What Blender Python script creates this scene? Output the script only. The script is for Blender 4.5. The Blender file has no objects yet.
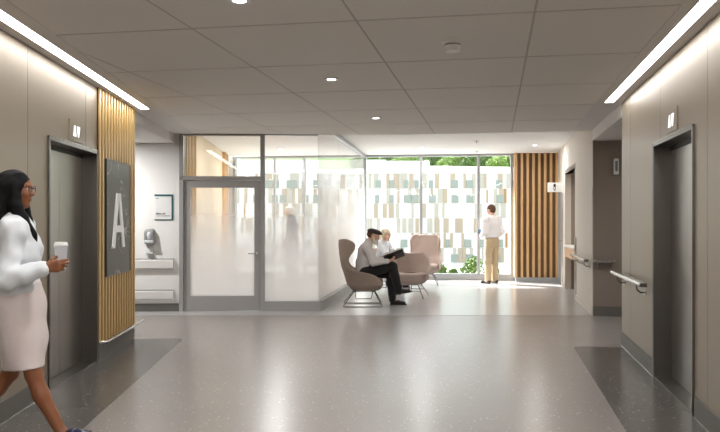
import bpy, bmesh, math, random
import numpy as np
from mathutils import Vector, Matrix
C = bpy.context.scene
COL = C.collection
PI = math.pi

# ------------------------------------------------------------------ frames
class Frame:
    def __init__(s, x, y, rz):
        s.x, s.y, s.rz = x, y, rz
        s.c, s.s = math.cos(rz), math.sin(rz)
    def w(s, x, y, z=0.0):
        return (s.x + s.c*x - s.s*y, s.y + s.s*x + s.c*y, z)
    def inv(s, X, Y):
        dx, dy = X - s.x, Y - s.y
        return (s.c*dx + s.s*dy, -s.s*dx + s.c*dy)
FW = Frame(0, 0, 0)
FL = Frame(-2.21, 0, math.atan(.0605))          # left elevator wall: room at local x > 0
FR = Frame(1.457, 0, -math.atan(.181))          # right elevator wall: room at local x < 0
FP = Frame(-.664, 11.77, math.atan(.0605))      # glazed partition across the hall: room at local y < 0
FS = Frame(-.664, 11.77, -math.atan(.125))      # lounge: side glass at x = 0, window wall at y = 6.35
FB = Frame(-.62, 0, math.atan(.01))

# ------------------------------------------------------------------ mesh helpers
class M:
    def __init__(s):
        s.v, s.f, s.mi, s.cur = [], [], [], 0
    def add(s, vs, fs):
        n = len(s.v)
        s.v += [tuple(p) for p in vs]
        for f in fs:
            s.f.append([i + n for i in f]); s.mi.append(s.cur)
        return s
    def box(s, x0, x1, y0, y1, z0, z1):
        vs = [(x0,y0,z0),(x1,y0,z0),(x1,y1,z0),(x0,y1,z0),(x0,y0,z1),(x1,y0,z1),(x1,y1,z1),(x0,y1,z1)]
        return s.add(vs, [(0,3,2,1),(4,5,6,7),(0,1,5,4),(1,2,6,5),(2,3,7,6),(3,0,4,7)])
    def tube(s, pts, r, seg=8, closed=False):
        pts = [Vector(p) for p in pts]; n = len(pts); rings = []
        prev = None
        for i, p in enumerate(pts):
            if closed:
                t = (pts[(i+1) % n] - pts[i-1])
            else:
                t = pts[min(i+1, n-1)] - pts[max(i-1, 0)]
            t.normalize()
            if prev is None:
                a = Vector((0,0,1)) if abs(t.z) < .9 else Vector((1,0,0))
                u = t.cross(a).normalized()
            else:
                u = (prev - t*prev.dot(t))
                u = u.normalized() if u.length > 1e-6 else t.orthogonal().normalized()
            prev = u
            w = t.cross(u)
            rr = r[i] if isinstance(r, (list, tuple)) else r
            rings.append([p + (u*math.cos(2*PI*k/seg) + w*math.sin(2*PI*k/seg))*rr for k in range(seg)])
        vs = [q for ring in rings for q in ring]; fs = []
        for i in range(n if closed else n-1):
            j = (i+1) % n
            for k in range(seg):
                k2 = (k+1) % seg
                fs.append((i*seg+k, i*seg+k2, j*seg+k2, j*seg+k))
        if not closed:
            fs.append(tuple(range(seg))[::-1]); fs.append(tuple((n-1)*seg+k for k in range(seg)))
        return s.add(vs, fs)
    def lathe(s, prof, seg=24, c=(0,0,0), axis='z'):
        vs = []; fs = []
        for r, z in prof:
            for k in range(seg):
                a = 2*PI*k/seg
                p = (r*math.cos(a), r*math.sin(a), z)
                if axis == 'y': p = (p[0], z, p[1])
                if axis == 'x': p = (z, p[0], p[1])
                vs.append((p[0]+c[0], p[1]+c[1], p[2]+c[2]))
        n = len(prof)
        for i in range(n-1):
            for k in range(seg):
                k2 = (k+1) % seg
                fs.append((i*seg+k, i*seg+k2, (i+1)*seg+k2, (i+1)*seg+k))
        fs.append(tuple(range(seg))[::-1]); fs.append(tuple((n-1)*seg+k for k in range(seg)))
        return s.add(vs, fs)
    def prism(s, poly, a0, a1, axis='x'):
        n = len(poly)
        def P(p, a):
            return {'x': (a, p[0], p[1]), 'y': (p[0], a, p[1]), 'z': (p[0], p[1], a)}[axis]
        vs = [P(p, a0) for p in poly] + [P(p, a1) for p in poly]
        fs = [tuple(range(n))[::-1], tuple(range(n, 2*n))] + [(i, (i+1) % n, n+(i+1) % n, n+i) for i in range(n)]
        return s.add(vs, fs)
    def grid(s, rows, closed_u=False):
        n, m = len(rows), len(rows[0])
        vs = [p for r in rows for p in r]; fs = []
        for i in range(n-1):
            for k in range(m if closed_u else m-1):
                k2 = (k+1) % m
                fs.append((i*m+k, i*m+k2, (i+1)*m+k2, (i+1)*m+k))
        return s.add(vs, fs)
    def build(s, name, mats, parent=None, smooth=False, bevel=0, sharp=None):
        me = bpy.data.meshes.new(name)
        me.from_pydata(s.v, [], s.f)
        if not isinstance(mats, (list, tuple)): mats = [mats]
        for m in mats: me.materials.append(m)
        me.polygons.foreach_set('material_index', s.mi)
        bm = bmesh.new(); bm.from_mesh(me)
        bmesh.ops.recalc_face_normals(bm, faces=bm.faces); bm.to_mesh(me); bm.free()
        if smooth:
            me.polygons.foreach_set('use_smooth', [True]*len(me.polygons))
            if sharp is not None:
                try: me.set_sharp_from_angle(angle=math.radians(sharp))
                except Exception: pass
        o = bpy.data.objects.new(name, me); COL.objects.link(o)
        if parent is not None: o.parent = parent
        if bevel:
            b = o.modifiers.new('bevel', 'BEVEL'); b.width = bevel; b.segments = 2; b.limit_method = 'ANGLE'
        return o

def tag(o, label, cat, group=None, kind=None):
    o['label'] = label; o['category'] = cat
    if group: o['group'] = group
    if kind: o['kind'] = kind
    return o
def thing(name, label, cat, fr, loc, rz=0.0, group=None, kind=None):
    o = bpy.data.objects.new(name, None); COL.objects.link(o)
    o.empty_display_size = .1
    o.location = fr.w(*loc); o.rotation_euler = (0, 0, fr.rz + rz)
    return tag(o, label, cat, group, kind)
def place(o, fr, loc=(0,0,0), rz=0.0):
    o.location = fr.w(*loc); o.rotation_euler = (0, 0, fr.rz + rz); return o
def struct(name, m, mat, fr, label, cat, **k):
    o = m.build(name, mat, **k)
    place(o, fr)
    return tag(o, label, cat, kind='structure')
def dup(root, fr, loc, rz=0.0, label=None):
    def cp(o, parent):
        c = o.copy(); COL.objects.link(c)
        if parent is not None: c.parent = parent
        for ch in [q for q in bpy.data.objects if q.parent == o]: cp(ch, c)
        return c
    r = cp(root, None)
    place(r, fr, loc, rz)
    if label: r['label'] = label
    return r

# ------------------------------------------------------------------ materials
def lin(c):
    return tuple((v/12.92 if v <= .04045 else ((v+.055)/1.055)**2.4) for v in c)
def rgb(r, g, b): return lin((r/255, g/255, b/255))
def nodes(name):
    m = bpy.data.materials.new(name); m.use_nodes = True
    nt = m.node_tree; nt.nodes.clear()
    out = nt.nodes.new('ShaderNodeOutputMaterial')
    return m, nt, out
def N(nt, t, **k):
    n = nt.nodes.new(t)
    for a, b in k.items(): setattr(n, a, b)
    return n
def pm(name, col, rough=.5, metal=0.0, var=.06, scale=8.0, stretch=(1,1,1), spec=.5, bump=0.0, bscale=200.0, rvar=0.0, sheen=0.0, coat=0.0, detail=3.0):
    """principled surface with a noise-driven colour, roughness and bump"""
    m, nt, out = nodes(name)
    b = N(nt, 'ShaderNodeBsdfPrincipled')
    b.inputs['Roughness'].default_value = rough; b.inputs['Metallic'].default_value = metal
    b.inputs['Specular IOR Level'].default_value = spec
    if sheen: b.inputs['Sheen Weight'].default_value = sheen
    if coat: b.inputs['Coat Weight'].default_value = coat
    tc = N(nt, 'ShaderNodeTexCoord'); mp = N(nt, 'ShaderNodeMapping'); mp.inputs['Scale'].default_value = stretch
    nz = N(nt, 'ShaderNodeTexNoise'); nz.inputs['Scale'].default_value = scale; nz.inputs['Detail'].default_value = detail
    nt.links.new(tc.outputs['Object'], mp.inputs['Vector']); nt.links.new(mp.outputs['Vector'], nz.inputs['Vector'])
    mx = N(nt, 'ShaderNodeMix', data_type='RGBA')
    mx.inputs[6].default_value = (*[max(0, c*(1-var)) for c in col], 1); mx.inputs[7].default_value = (*[min(1, c*(1+var)) for c in col], 1)
    nt.links.new(nz.outputs['Fac'], mx.inputs[0]); nt.links.new(mx.outputs[2], b.inputs['Base Color'])
    if rvar:
        mr = N(nt, 'ShaderNodeMapRange'); mr.inputs[3].default_value = rough - rvar; mr.inputs[4].default_value = rough + rvar
        nt.links.new(nz.outputs['Fac'], mr.inputs[0]); nt.links.new(mr.outputs[0], b.inputs['Roughness'])
    if bump:
        n2 = N(nt, 'ShaderNodeTexNoise'); n2.inputs['Scale'].default_value = bscale
        nt.links.new(mp.outputs['Vector'], n2.inputs['Vector'])
        bp = N(nt, 'ShaderNodeBump'); bp.inputs['Strength'].default_value = bump; bp.inputs['Distance'].default_value = .01
        nt.links.new(n2.outputs['Fac'], bp.inputs['Height']); nt.links.new(bp.outputs['Normal'], b.inputs['Normal'])
    nt.links.new(b.outputs[0], out.inputs[0])
    return m
def emis(name, col, strength):
    m, nt, out = nodes(name)
    e = N(nt, 'ShaderNodeEmission'); e.inputs['Color'].default_value = (*col, 1); e.inputs['Strength'].default_value = strength
    nt.links.new(e.outputs[0], out.inputs[0]); return m
def terrazzo(name, base, chip, dark, rough):
    m, nt, out = nodes(name)
    b = N(nt, 'ShaderNodeBsdfPrincipled'); b.inputs['Roughness'].default_value = rough; b.inputs['Specular IOR Level'].default_value = .42
    tc = N(nt, 'ShaderNodeTexCoord')
    big = N(nt, 'ShaderNodeTexNoise'); big.inputs['Scale'].default_value = 1.3; big.inputs['Detail'].default_value = 4
    nt.links.new(tc.outputs['Object'], big.inputs['Vector'])
    m0 = N(nt, 'ShaderNodeMix', data_type='RGBA'); m0.inputs[6].default_value = (*[c*.95 for c in base], 1); m0.inputs[7].default_value = (*[c*1.05 for c in base], 1)
    nt.links.new(big.outputs['Fac'], m0.inputs[0]); last = m0.outputs[2]
    for sc, th, c, soft in ((38., .30, chip, .06), (70., .22, dark, .06), (110., .30, chip, .08)):
        v = N(nt, 'ShaderNodeTexVoronoi'); v.inputs['Scale'].default_value = sc
        nt.links.new(tc.outputs['Object'], v.inputs['Vector'])
        wn = N(nt, 'ShaderNodeSeparateColor'); nt.links.new(v.outputs['Color'], wn.inputs[0])
        # only some of the cells hold a chip, each of its own size
        mr = N(nt, 'ShaderNodeMapRange'); mr.inputs[1].default_value = .72; mr.inputs[2].default_value = 1.0; mr.inputs[3].default_value = 0; mr.inputs[4].default_value = th
        nt.links.new(wn.outputs[0], mr.inputs[0])
        sub = N(nt, 'ShaderNodeMath', operation='SUBTRACT'); nt.links.new(mr.outputs[0], sub.inputs[0]); nt.links.new(v.outputs['Distance'], sub.inputs[1])
        fr = N(nt, 'ShaderNodeMapRange'); fr.inputs[1].default_value = -soft*.3; fr.inputs[2].default_value = soft; fr.inputs[4].default_value = .75
        nt.links.new(sub.outputs[0], fr.inputs[0])
        mx = N(nt, 'ShaderNodeMix', data_type='RGBA'); mx.inputs[7].default_value = (*c, 1)
        nt.links.new(fr.outputs[0], mx.inputs[0]); nt.links.new(last, mx.inputs[6]); last = mx.outputs[2]
    nt.links.new(last, b.inputs['Base Color']); nt.links.new(b.outputs[0], out.inputs[0])
    return m
def wood(name, a, bcol, rough=.45, scale=1.0):
    m, nt, out = nodes(name)
    b = N(nt, 'ShaderNodeBsdfPrincipled'); b.inputs['Roughness'].default_value = rough
    tc = N(nt, 'ShaderNodeTexCoord'); mp = N(nt, 'ShaderNodeMapping'); mp.inputs['Scale'].default_value = (14*scale, 14*scale, .9*scale)
    nt.links.new(tc.outputs['Object'], mp.inputs['Vector'])
    nz = N(nt, 'ShaderNodeTexNoise'); nz.inputs['Scale'].default_value = 3; nz.inputs['Detail'].default_value = 6; nz.inputs['Distortion'].default_value = .6
    nt.links.new(mp.outputs['Vector'], nz.inputs['Vector'])
    cr = N(nt, 'ShaderNodeValToRGB'); cr.color_ramp.elements[0].color = (*a, 1); cr.color_ramp.elements[1].color = (*bcol, 1)
    cr.color_ramp.elements[0].position = .3; cr.color_ramp.elements[1].position = .7
    nt.links.new(nz.outputs['Fac'], cr.inputs[0]); nt.links.new(cr.outputs[0], b.inputs['Base Color'])
    nt.links.new(b.outputs[0], out.inputs[0]); return m
def clear_glass(nt, tint=(1,1,1)):
    tr = N(nt, 'ShaderNodeBsdfTransparent'); tr.inputs[0].default_value = (*tint, 1)
    gl = N(nt, 'ShaderNodeBsdfGlossy'); gl.inputs['Roughness'].default_value = 0.0
    lw = N(nt, 'ShaderNodeLayerWeight'); lw.inputs['Blend'].default_value = .5
    pw = N(nt, 'ShaderNodeMath', operation='POWER'); pw.inputs[1].default_value = 5; nt.links.new(lw.outputs['Facing'], pw.inputs[0])
    fr = N(nt, 'ShaderNodeMath', operation='MULTIPLY_ADD'); fr.inputs[1].default_value = .9; fr.inputs[2].default_value = .035; nt.links.new(pw.outputs[0], fr.inputs[0])
    mx = N(nt, 'ShaderNodeMixShader'); nt.links.new(fr.outputs[0], mx.inputs[0]); nt.links.new(tr.outputs[0], mx.inputs[1]); nt.links.new(gl.outputs[0], mx.inputs[2])
    return mx
def glass(name, tint=(.97,.98,.97)):
    m, nt, out = nodes(name)
    nt.links.new(clear_glass(nt, tint).outputs[0], out.inputs[0]); return m
def frosted(name, z0, z1, top):
    """glass with a white film whose printed density fades out between heights z0 and z1"""
    m, nt, out = nodes(name)
    cg = clear_glass(nt, (.98,.98,.98))
    tl = N(nt, 'ShaderNodeBsdfTranslucent'); tl.inputs[0].default_value = (.97,.97,.97,1)
    df = N(nt, 'ShaderNodeBsdfDiffuse'); df.inputs[0].default_value = (.94,.94,.94,1)
    f = N(nt, 'ShaderNodeMixShader'); f.inputs[0].default_value = .45
    nt.links.new(tl.outputs[0], f.inputs[1]); nt.links.new(df.outputs[0], f.inputs[2])
    tc = N(nt, 'ShaderNodeTexCoord'); sp = N(nt, 'ShaderNodeSeparateXYZ'); nt.links.new(tc.outputs['Object'], sp.inputs[0])
    nz = N(nt, 'ShaderNodeTexNoise'); nz.inputs['Scale'].default_value = 400; nt.links.new(tc.outputs['Object'], nz.inputs['Vector'])
    mr = N(nt, 'ShaderNodeMapRange', interpolation_type='SMOOTHSTEP'); mr.inputs[1].default_value = z0; mr.inputs[2].default_value = z1
    mr.inputs[3].default_value = .97; mr.inputs[4].default_value = top
    nt.links.new(sp.outputs[2], mr.inputs[0])
    mx = N(nt, 'ShaderNodeMixShader'); nt.links.new(mr.outputs[0], mx.inputs[0]); nt.links.new(cg.outputs[0], mx.inputs[1]); nt.links.new(f.outputs[0], mx.inputs[2])
    nt.links.new(mx.outputs[0], out.inputs[0]); return m
def marble(name, base, vein):
    m, nt, out = nodes(name)
    b = N(nt, 'ShaderNodeBsdfPrincipled'); b.inputs['Roughness'].default_value = .4; b.inputs['Specular IOR Level'].default_value = .3
    tc = N(nt, 'ShaderNodeTexCoord')
    mp = N(nt, 'ShaderNodeMapping'); mp.inputs['Rotation'].default_value = (.5, 0, 0); mp.inputs['Location'].default_value = (3.3, 1.7, 5.1); mp.inputs['Scale'].default_value = (1, .8, 1.6)
    nt.links.new(tc.outputs['Object'], mp.inputs['Vector'])
    n1 = N(nt, 'ShaderNodeTexNoise'); n1.inputs['Scale'].default_value = 1.7; n1.inputs['Detail'].default_value = 5; n1.inputs['Distortion'].default_value = .8
    nt.links.new(mp.outputs['Vector'], n1.inputs['Vector'])
    s = N(nt, 'ShaderNodeMath', operation='SUBTRACT'); s.inputs[1].default_value = .5; nt.links.new(n1.outputs['Fac'], s.inputs[0])
    ab = N(nt, 'ShaderNodeMath', operation='ABSOLUTE'); nt.links.new(s.outputs[0], ab.inputs[0])
    mr = N(nt, 'ShaderNodeMapRange'); mr.inputs[1].default_value = 0; mr.inputs[2].default_value = .012; mr.inputs[3].default_value = .8; mr.inputs[4].default_value = 0
    nt.links.new(ab.outputs[0], mr.inputs[0])
    n2 = N(nt, 'ShaderNodeTexNoise'); n2.inputs['Scale'].default_value = 3; nt.links.new(tc.outputs['Object'], n2.inputs['Vector'])
    r2 = N(nt, 'ShaderNodeMapRange'); r2.inputs[1].default_value = .42; r2.inputs[2].default_value = .62; nt.links.new(n2.outputs['Fac'], r2.inputs[0])
    ml = N(nt, 'ShaderNodeMath', operation='MULTIPLY'); nt.links.new(mr.outputs[0], ml.inputs[0]); nt.links.new(r2.outputs[0], ml.inputs[1])
    mx = N(nt, 'ShaderNodeMix', data_type='RGBA'); mx.inputs[6].default_value = (*base, 1); mx.inputs[7].default_value = (*vein, 1)
    nt.links.new(ml.outputs[0], mx.inputs[0]); nt.links.new(mx.outputs[2], b.inputs['Base Color']); nt.links.new(b.outputs[0], out.inputs[0])
    return m

MT = dict(
    tile   = pm('ceiling_tile', rgb(234,230,226), .9, var=.02, scale=60, bump=.15, bscale=300),
    tbar   = pm('ceiling_bar', rgb(198,192,186), .7),
    gyp    = pm('gypsum', rgb(222,219,216), .85, var=.015),
    lounge_gyp = pm('lounge_gypsum', rgb(236,235,234), .85, var=.015),
    panel  = pm('bronze_panel', rgb(150,137,120), .42, metal=.25, var=.10, scale=5, stretch=(1,14,.5), rvar=.06),
    panel_back = pm('panel_joint', rgb(70,62,54), .7),
    kick   = pm('wall_base', rgb(104,100,95), .5, var=.08),
    steel  = pm('brushed_steel', rgb(150,146,142), .28, metal=1, var=.06, scale=4, stretch=(60,60,1), rvar=.06),
    steel_door = pm('elevator_steel', rgb(170,166,161), .33, metal=1, var=.05, scale=3, stretch=(40,40,.6), rvar=.05),
    steel_dark = pm('dark_steel', rgb(130,126,122), .36, metal=1, var=.06, scale=3, stretch=(40,40,.6), rvar=.05),
    steel_light = pm('satin_steel', rgb(205,203,200), .25, metal=1, var=.03, scale=20),
    chrome = pm('chrome_wire', rgb(150,148,146), .18, metal=1, var=.03, scale=20),
    slat   = wood('oak_slat', rgb(196,158,96), rgb(216,181,122), .42),
    slat_dark = wood('oak_slat_far', rgb(200,158,108), rgb(220,182,134), .45),  # separate oak tone for the far slats
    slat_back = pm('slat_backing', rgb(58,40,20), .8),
    slat_back2 = pm('slat_backing_far', rgb(120,90,60), .8),
    tan    = wood('tan_veneer', rgb(212,190,160), rgb(222,202,174), .5),
    white_wall = pm('white_paint', rgb(232,230,227), .8, var=.015, scale=3),
    taupe_wall = pm('taupe_paint', rgb(205,196,184), .7, var=.02, scale=3),
    brown_wall = pm('brown_paint', rgb(140,126,115), .7, var=.03, scale=3),
    frame  = pm('grey_frame', rgb(164,161,159), .42, metal=.1, var=.03),
    alu    = pm('aluminium', rgb(178,180,182), .35, metal=.6, var=.03),
    floor  = terrazzo('terrazzo', rgb(147,141,136), rgb(206,201,195), rgb(118,112,107), .27),
    floor_dark = terrazzo('terrazzo_dark', rgb(97,93,89), rgb(186,182,176), rgb(76,73,70), .24),
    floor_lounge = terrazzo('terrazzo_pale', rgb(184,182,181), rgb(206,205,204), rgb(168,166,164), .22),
    marble = marble('dark_marble', rgb(88,85,77), rgb(214,212,204)),
    white  = pm('white_plastic', rgb(236,236,234), .45, var=.015),
    offwhite = pm('bumper_white', rgb(222,219,215), .5, var=.02),
    sign_white = pm('sign_white', rgb(228,227,225), .4, var=.01),
    letter_white = pm('letter_white', rgb(251,251,249), .4, var=.01),
    teal   = pm('teal', rgb(38,92,98), .4),
    ink    = pm('ink', rgb(52,46,48), .6),
    ink_soft = pm('ink_soft', rgb(128,110,114), .6),
    grey_plastic = pm('grey_plastic', rgb(138,138,138), .45),
    grey_light = pm('light_grey_plastic', rgb(196,200,202), .3),
    black  = pm('black', rgb(28,27,26), .5),
    light_strip = emis('strip_diffuser', (1, .985, .96), 10.0),
    down_disc = emis('downlight_diffuser', (1, .98, .95), 9.0),
    arrow  = emis('indicator_glow', (1, .99, .98), .9),
    fabric = pm('taupe_fabric', rgb(152,134,121), .85, var=.08, scale=60, bump=.25, bscale=500, sheen=.2),
    fabric_pink = pm('rose_taupe_fabric', rgb(197,177,167), .85, var=.06, scale=60, bump=.25, bscale=500, sheen=.2),
    counter = pm('counter_top', rgb(236,232,226), .35),
    counter_wood = wood('counter_wood', rgb(206,160,118), rgb(222,180,140), .45),
    gwin = glass('window_glass'),
    frost = frosted('frosted_film', .15, 2.1, .05),
    frost_side = frosted('frosted_film_side', .35, 2.6, .10),
)
SKY, SUN, EXPO = 1.5, 14.0, 0.70
# ================================================================== THE SETTING
H = 2.78          # tiled ceiling
HL = 3.0          # lounge ceiling
# ---- floors
f = M().box(-8.2, 8.2, -7.2, 18.4, -.25, 0)
struct('floor', f, MT['floor'], FW, 'glossy mid grey speckled terrazzo floor of the elevator hall', 'floor')
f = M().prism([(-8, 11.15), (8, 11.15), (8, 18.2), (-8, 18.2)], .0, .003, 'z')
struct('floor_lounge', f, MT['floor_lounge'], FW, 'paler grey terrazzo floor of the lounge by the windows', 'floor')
def band(fr, sgn, y1, w, r):
    pts = [(0, -6.5), (sgn*w, -6.5), (sgn*w, y1-r)]
    for k in range(1, 7):
        a = k/6*PI/2
        pts.append((sgn*(w-r+r*math.cos(a)), y1-r+r*math.sin(a)))
    pts.append((0, y1))
    return M().prism(pts, 0, .003, 'z')
struct('trim_1', band(FL, 1, 8.95, .62, .12), MT['floor_dark'], FL, 'dark terrazzo floor band along the left elevator wall', 'floor band')
struct('trim_2', band(FR, -1, 8.45, .56, .12), MT['floor_dark'], FR, 'dark terrazzo floor band along the right elevator wall', 'floor band')

# ---- tiled ceiling, clipped along the light strips and the partition
def clip(poly, a, b, c):            # keep a*x+b*y+c >= 0
    out = []
    for i in range(len(poly)):
        p, q = poly[i], poly[(i+1) % len(poly)]
        dp, dq = a*p[0]+b*p[1]+c, a*q[0]+b*q[1]+c
        if dp >= 0: out.append(p)
        if (dp >= 0) != (dq >= 0):
            t = dp/(dp-dq); out.append((p[0]+(q[0]-p[0])*t, p[1]+(q[1]-p[1])*t))
    return out
def half_x(fr, x0, sgn):            # sgn*(local x - x0) >= 0
    return sgn*fr.c, sgn*fr.s, sgn*(-fr.c*fr.x - fr.s*fr.y - x0)
def half_y(fr, y0, sgn):
    return -sgn*fr.s, sgn*fr.c, sgn*(fr.s*fr.x - fr.c*fr.y - y0)
def clip_room(poly, g=0.0):
    for h in (half_x(FL, .318+g, 1), half_x(FR, -.28-g, -1), half_y(FP, -.03-g, -1), half_y(FR, 11.38-g, -1)):
        if len(poly) < 3: return []
        poly = clip(poly, *h)
    return poly if len(poly) >= 3 else []
ce = M()
TX, TY = 1.175, 1.345
for i in range(-6, 3):
    for j in range(-9, 7):
        x0, y0 = -1.178 + i*TX, 4.68 + j*TY
        g, gy = .008, .015
        q = clip_room([FR.w(x0+g, y0+gy)[:2], FR.w(x0+TX-g, y0+gy)[:2], FR.w(x0+TX-g, y0+TY-gy)[:2], FR.w(x0+g, y0+TY-gy)[:2]], .008)
        if q and q[0]:
            ce.prism(q, H-.004, H+.02, 'z')
tiles = ce.build('ceiling', MT['tile']); tag(tiles, 'beige grey ceiling of large rectangular acoustic tiles over the hall', 'ceiling', kind='structure')
bk = M().prism(clip_room([FR.w(-9, -7)[:2], FR.w(2, -7)[:2], FR.w(2, 11.5)[:2], FR.w(-9, 11.5)[:2]]), H, H+.06, 'z')
b = bk.build('ceiling_grid', MT['tbar'], tiles); b['label'] = 'thin grid bars between the tiles'
# gypsum strips beside the walls; each has a slot for its linear light
g = M().box(.0, .095, -6.6, 11.6, H-.006, H+.1).box(.212, .325, -6.6, 11.6, H-.006, H+.1).box(.09, .215, 9.03, 11.6, H-.006, H+.1)
struct('trim_3', g, MT['gyp'], FL, 'plain gypsum ceiling strip around the left linear light', 'ceiling strip')
g = M().box(-.095, 0, -6.6, 11.36, H-.006, H+.1).box(-.287, -.205, -6.6, 11.36, H-.006, H+.1).box(-.207, -.09, 8.63, 11.36, H-.006, H+.1)
struct('trim_4', g, MT['gyp'], FR, 'plain gypsum ceiling strip around the right linear light', 'ceiling strip')
# slab, with the white lounge ceiling as its underside
g = M().box(-8.2, 8.2, -7.2, 18.3, HL+.0, HL+.3)
struct('ceiling_lounge', g, MT['lounge_gyp'], FW, 'smooth white gypsum ceiling over the lounge', 'ceiling')
# fascias
g = M().box(-.04, 0, 9.05, 11.66, 2.63, H+.22)
struct('trim_5', g, MT['gyp'], FL, 'white dropped bulkhead over the side corridor beyond the oak slats', 'bulkhead')
g = M().box(0, .04, 8.66, 11.28, 2.61, H+.22)
struct('trim_6', g, MT['gyp'], FR, 'white dropped bulkhead over the corridor on the right', 'bulkhead')
g = M().box(-3.2, -.0, 11.36, 11.40, H-.004, HL)
struct('trim_7', g, MT['gyp'], FR, 'shallow ceiling step between tiles and lounge', 'ceiling step')
g = M().box(-2.3, .0, -.05, .0, H-.004, HL)
struct('trim_8', g, MT['gyp'], FP, 'narrow ceiling step above the glazed partition', 'ceiling step')
g = M()
for k in range(6):
    x0 = -.04 - k*1.0
    g.box(x0-.985, x0-.005, 9.06, 11.64, 2.628, 2.70)
g.box(-6, -.04, 9.05, 11.66, 2.634, 2.72)
struct('ceiling_corridor', g, MT['gyp'], FL, 'low white ceiling of the side corridor on the left', 'ceiling')
g = M().box(.04, 6, 8.5, 11.3, 2.61, 2.72)
struct('ceiling_passage', g, MT['gyp'], FR, 'low white ceiling of the passage on the right', 'ceiling')

# ---- elevator walls: thick wall with joint-backed panels
def panel_wall(name, fr, sgn, y_end, e0, e1, joints, label, base_name, base_label):
    # sgn: +1 wall body on +x side
    b = M(); a0, a1 = (.02*sgn, .6*sgn)
    def bx(m, x0, x1, *r): m.box(min(x0,x1), max(x0,x1), *r)
    bx(b, a0, a1, -6.6, e0, 0, H+.22); bx(b, a0, a1, e1, y_end, 0, H+.22); bx(b, a0, a1, e0, e1, 2.13, H+.22)
    bx(b, .17*sgn, a1, e0, e1, 0, 2.13)
    w = struct(name, b, MT['panel_back'], fr, label, 'wall')
    p = M(); g = .004
    ys = sorted(set([-6.6] + joints + [y_end + g]))
    for y0, y1 in zip(ys[:-1], ys[1:]):
        y0 += g; y1 -= g
        if y1 <= e0 or y0 >= e1:
            bx(p, 0, a0, y0, y1, 0, H+.05); continue
        if y0 < e0: bx(p, 0, a0, y0, e0, 0, H+.05)
        if y1 > e1: bx(p, 0, a0, e1, y1, 0, H+.05)
        bx(p, 0, a0, max(y0, e0), min(y1, e1), 2.13, H+.05)
    p.build('wall_panel', MT['panel'], w)
    k = M()
    bx(k, -.012*sgn, 0, -6.6, e0-.03, 0, .15); bx(k, -.012*sgn, 0, e1+.03, y_end, 0, .15)
    kb = struct(base_name, k, MT['kick'], fr, base_label, 'baseboard')
    t = M(); bx(t, -.016*sgn, -.012*sgn, -6.6, e0-.03, 0, .008); bx(t, -.016*sgn, -.012*sgn, e1+.03, y_end, 0, .008)
    t.build('bottom_trim', MT['steel_light'], kb)
    return w
panel_wall('wall_left', FL, -1, 9.05, 6.16, 7.55, [4.28-1.455*k for k in range(1, 7)] + [4.28, 5.735, 7.19], 'bronze taupe panelled wall around the left elevator', 'baseboard_left', 'dark grey base along the left elevator wall')
panel_wall('wall_right', FR, 1, 8.66, 5.51, 6.90, [5.17-1.47*k for k in range(1, 8)] + [5.17, 6.65, 8.11], 'bronze taupe panelled wall around the right elevator', 'baseboard_right', 'dark grey base along the right elevator wall')

# ---- elevators
def elevator(name, fr, sgn, e0, e1, label):
    # local: door plane at x = .14*sgn behind the wall face
    def bx(m, x0, x1, *r): return m.box(min(x0,x1), max(x0,x1), *r)
    root = thing(name, label, 'elevator door', fr, (0, 0, 0), kind='structure')
    h = 2.13
    fm = M()
    for ya, yb in ((e0, e0+.035), (e1-.035, e1)):
        bx(fm, -.014*sgn, .145*sgn, ya, yb, 0, h)
    bx(fm, -.014*sgn, .145*sgn, e0, e1, h-.035, h)
    fm.build('door_frame', MT['steel_dark'], root, bevel=.002)
    ed = M()
    for ya, yb in ((e0-.004, e0+.008), (e1-.008, e1+.004)):
        bx(ed, -.018*sgn, -.0145*sgn, ya, yb, 0, h)
    bx(ed, -.018*sgn, -.0145*sgn, e0-.004, e1+.004, h-.008, h+.004)
    ed.build('frame_edge', MT['steel'], root)
    ym = (e0+e1)/2
    bx(M(), .14*sgn, .165*sgn, e0+.03, ym-.002, .012, h-.06).build('door_panel', MT['steel_door'], root, bevel=.003)
    bx(M(), .14*sgn, .165*sgn, ym+.002, e1-.03, .012, h-.06).build('door_panel', MT['steel_door'], root, bevel=.003)
    bx(M(), .13*sgn, .168*sgn, e0+.03, e1-.03, h-.075, h-.03).build('door_track', MT['black'], root)
    bx(M(), 0, .16*sgn, e0+.035, e1-.035, 0, .008).build('sill', MT['steel_dark'], root)
    return root
elevator('door_1', FL, -1, 6.16, 7.55, 'stainless steel elevator doors in the left wall behind the person walking')
elevator('door_2', FR, 1, 5.51, 6.90, 'stainless steel elevator doors in the right wall')

# ---- partition: door, glazing, corner
zt = H
pr = M().box(-2.16, -2.095, -.06, .06, 0, zt).box(-.905, -.835, -.06, .06, 0, zt).box(-2.16, -.835, -.06, .06, 2.055, 2.115)
pr.box(-2.16, -.835, -.05, .05, zt-.03, zt)
w1 = thing('window_1', 'frosted glass partition panel with grey frame and transom beside the lounge', 'glazed partition', FP, (0,0,0), kind='structure')
pr.build('frame', MT['frame'], w1, bevel=.003)
M().box(-2.095, -.905, -.006, .006, 2.115, zt-.03).build('transom_pane', MT['gwin'], w1)
M().box(-.835, -.004, -.006, .006, .152, zt).build('glass_pane', MT['frost'], w1)
M().prism([(-.835, -.09), (.03, -.09), (.03+.004, 0), (.0, .07), (-.835, .07)], 0, .152, 'z').build('base_curb', MT['frame'], w1, bevel=.003)
M().box(-.835, .0, -.03, .03, H-.02, H).build('head_channel', MT['alu'], w1)
d3 = thing('door_3', 'grey framed glass door with frosted lower half and lever handle', 'door', FP, (0,0,0), kind='structure')
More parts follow.
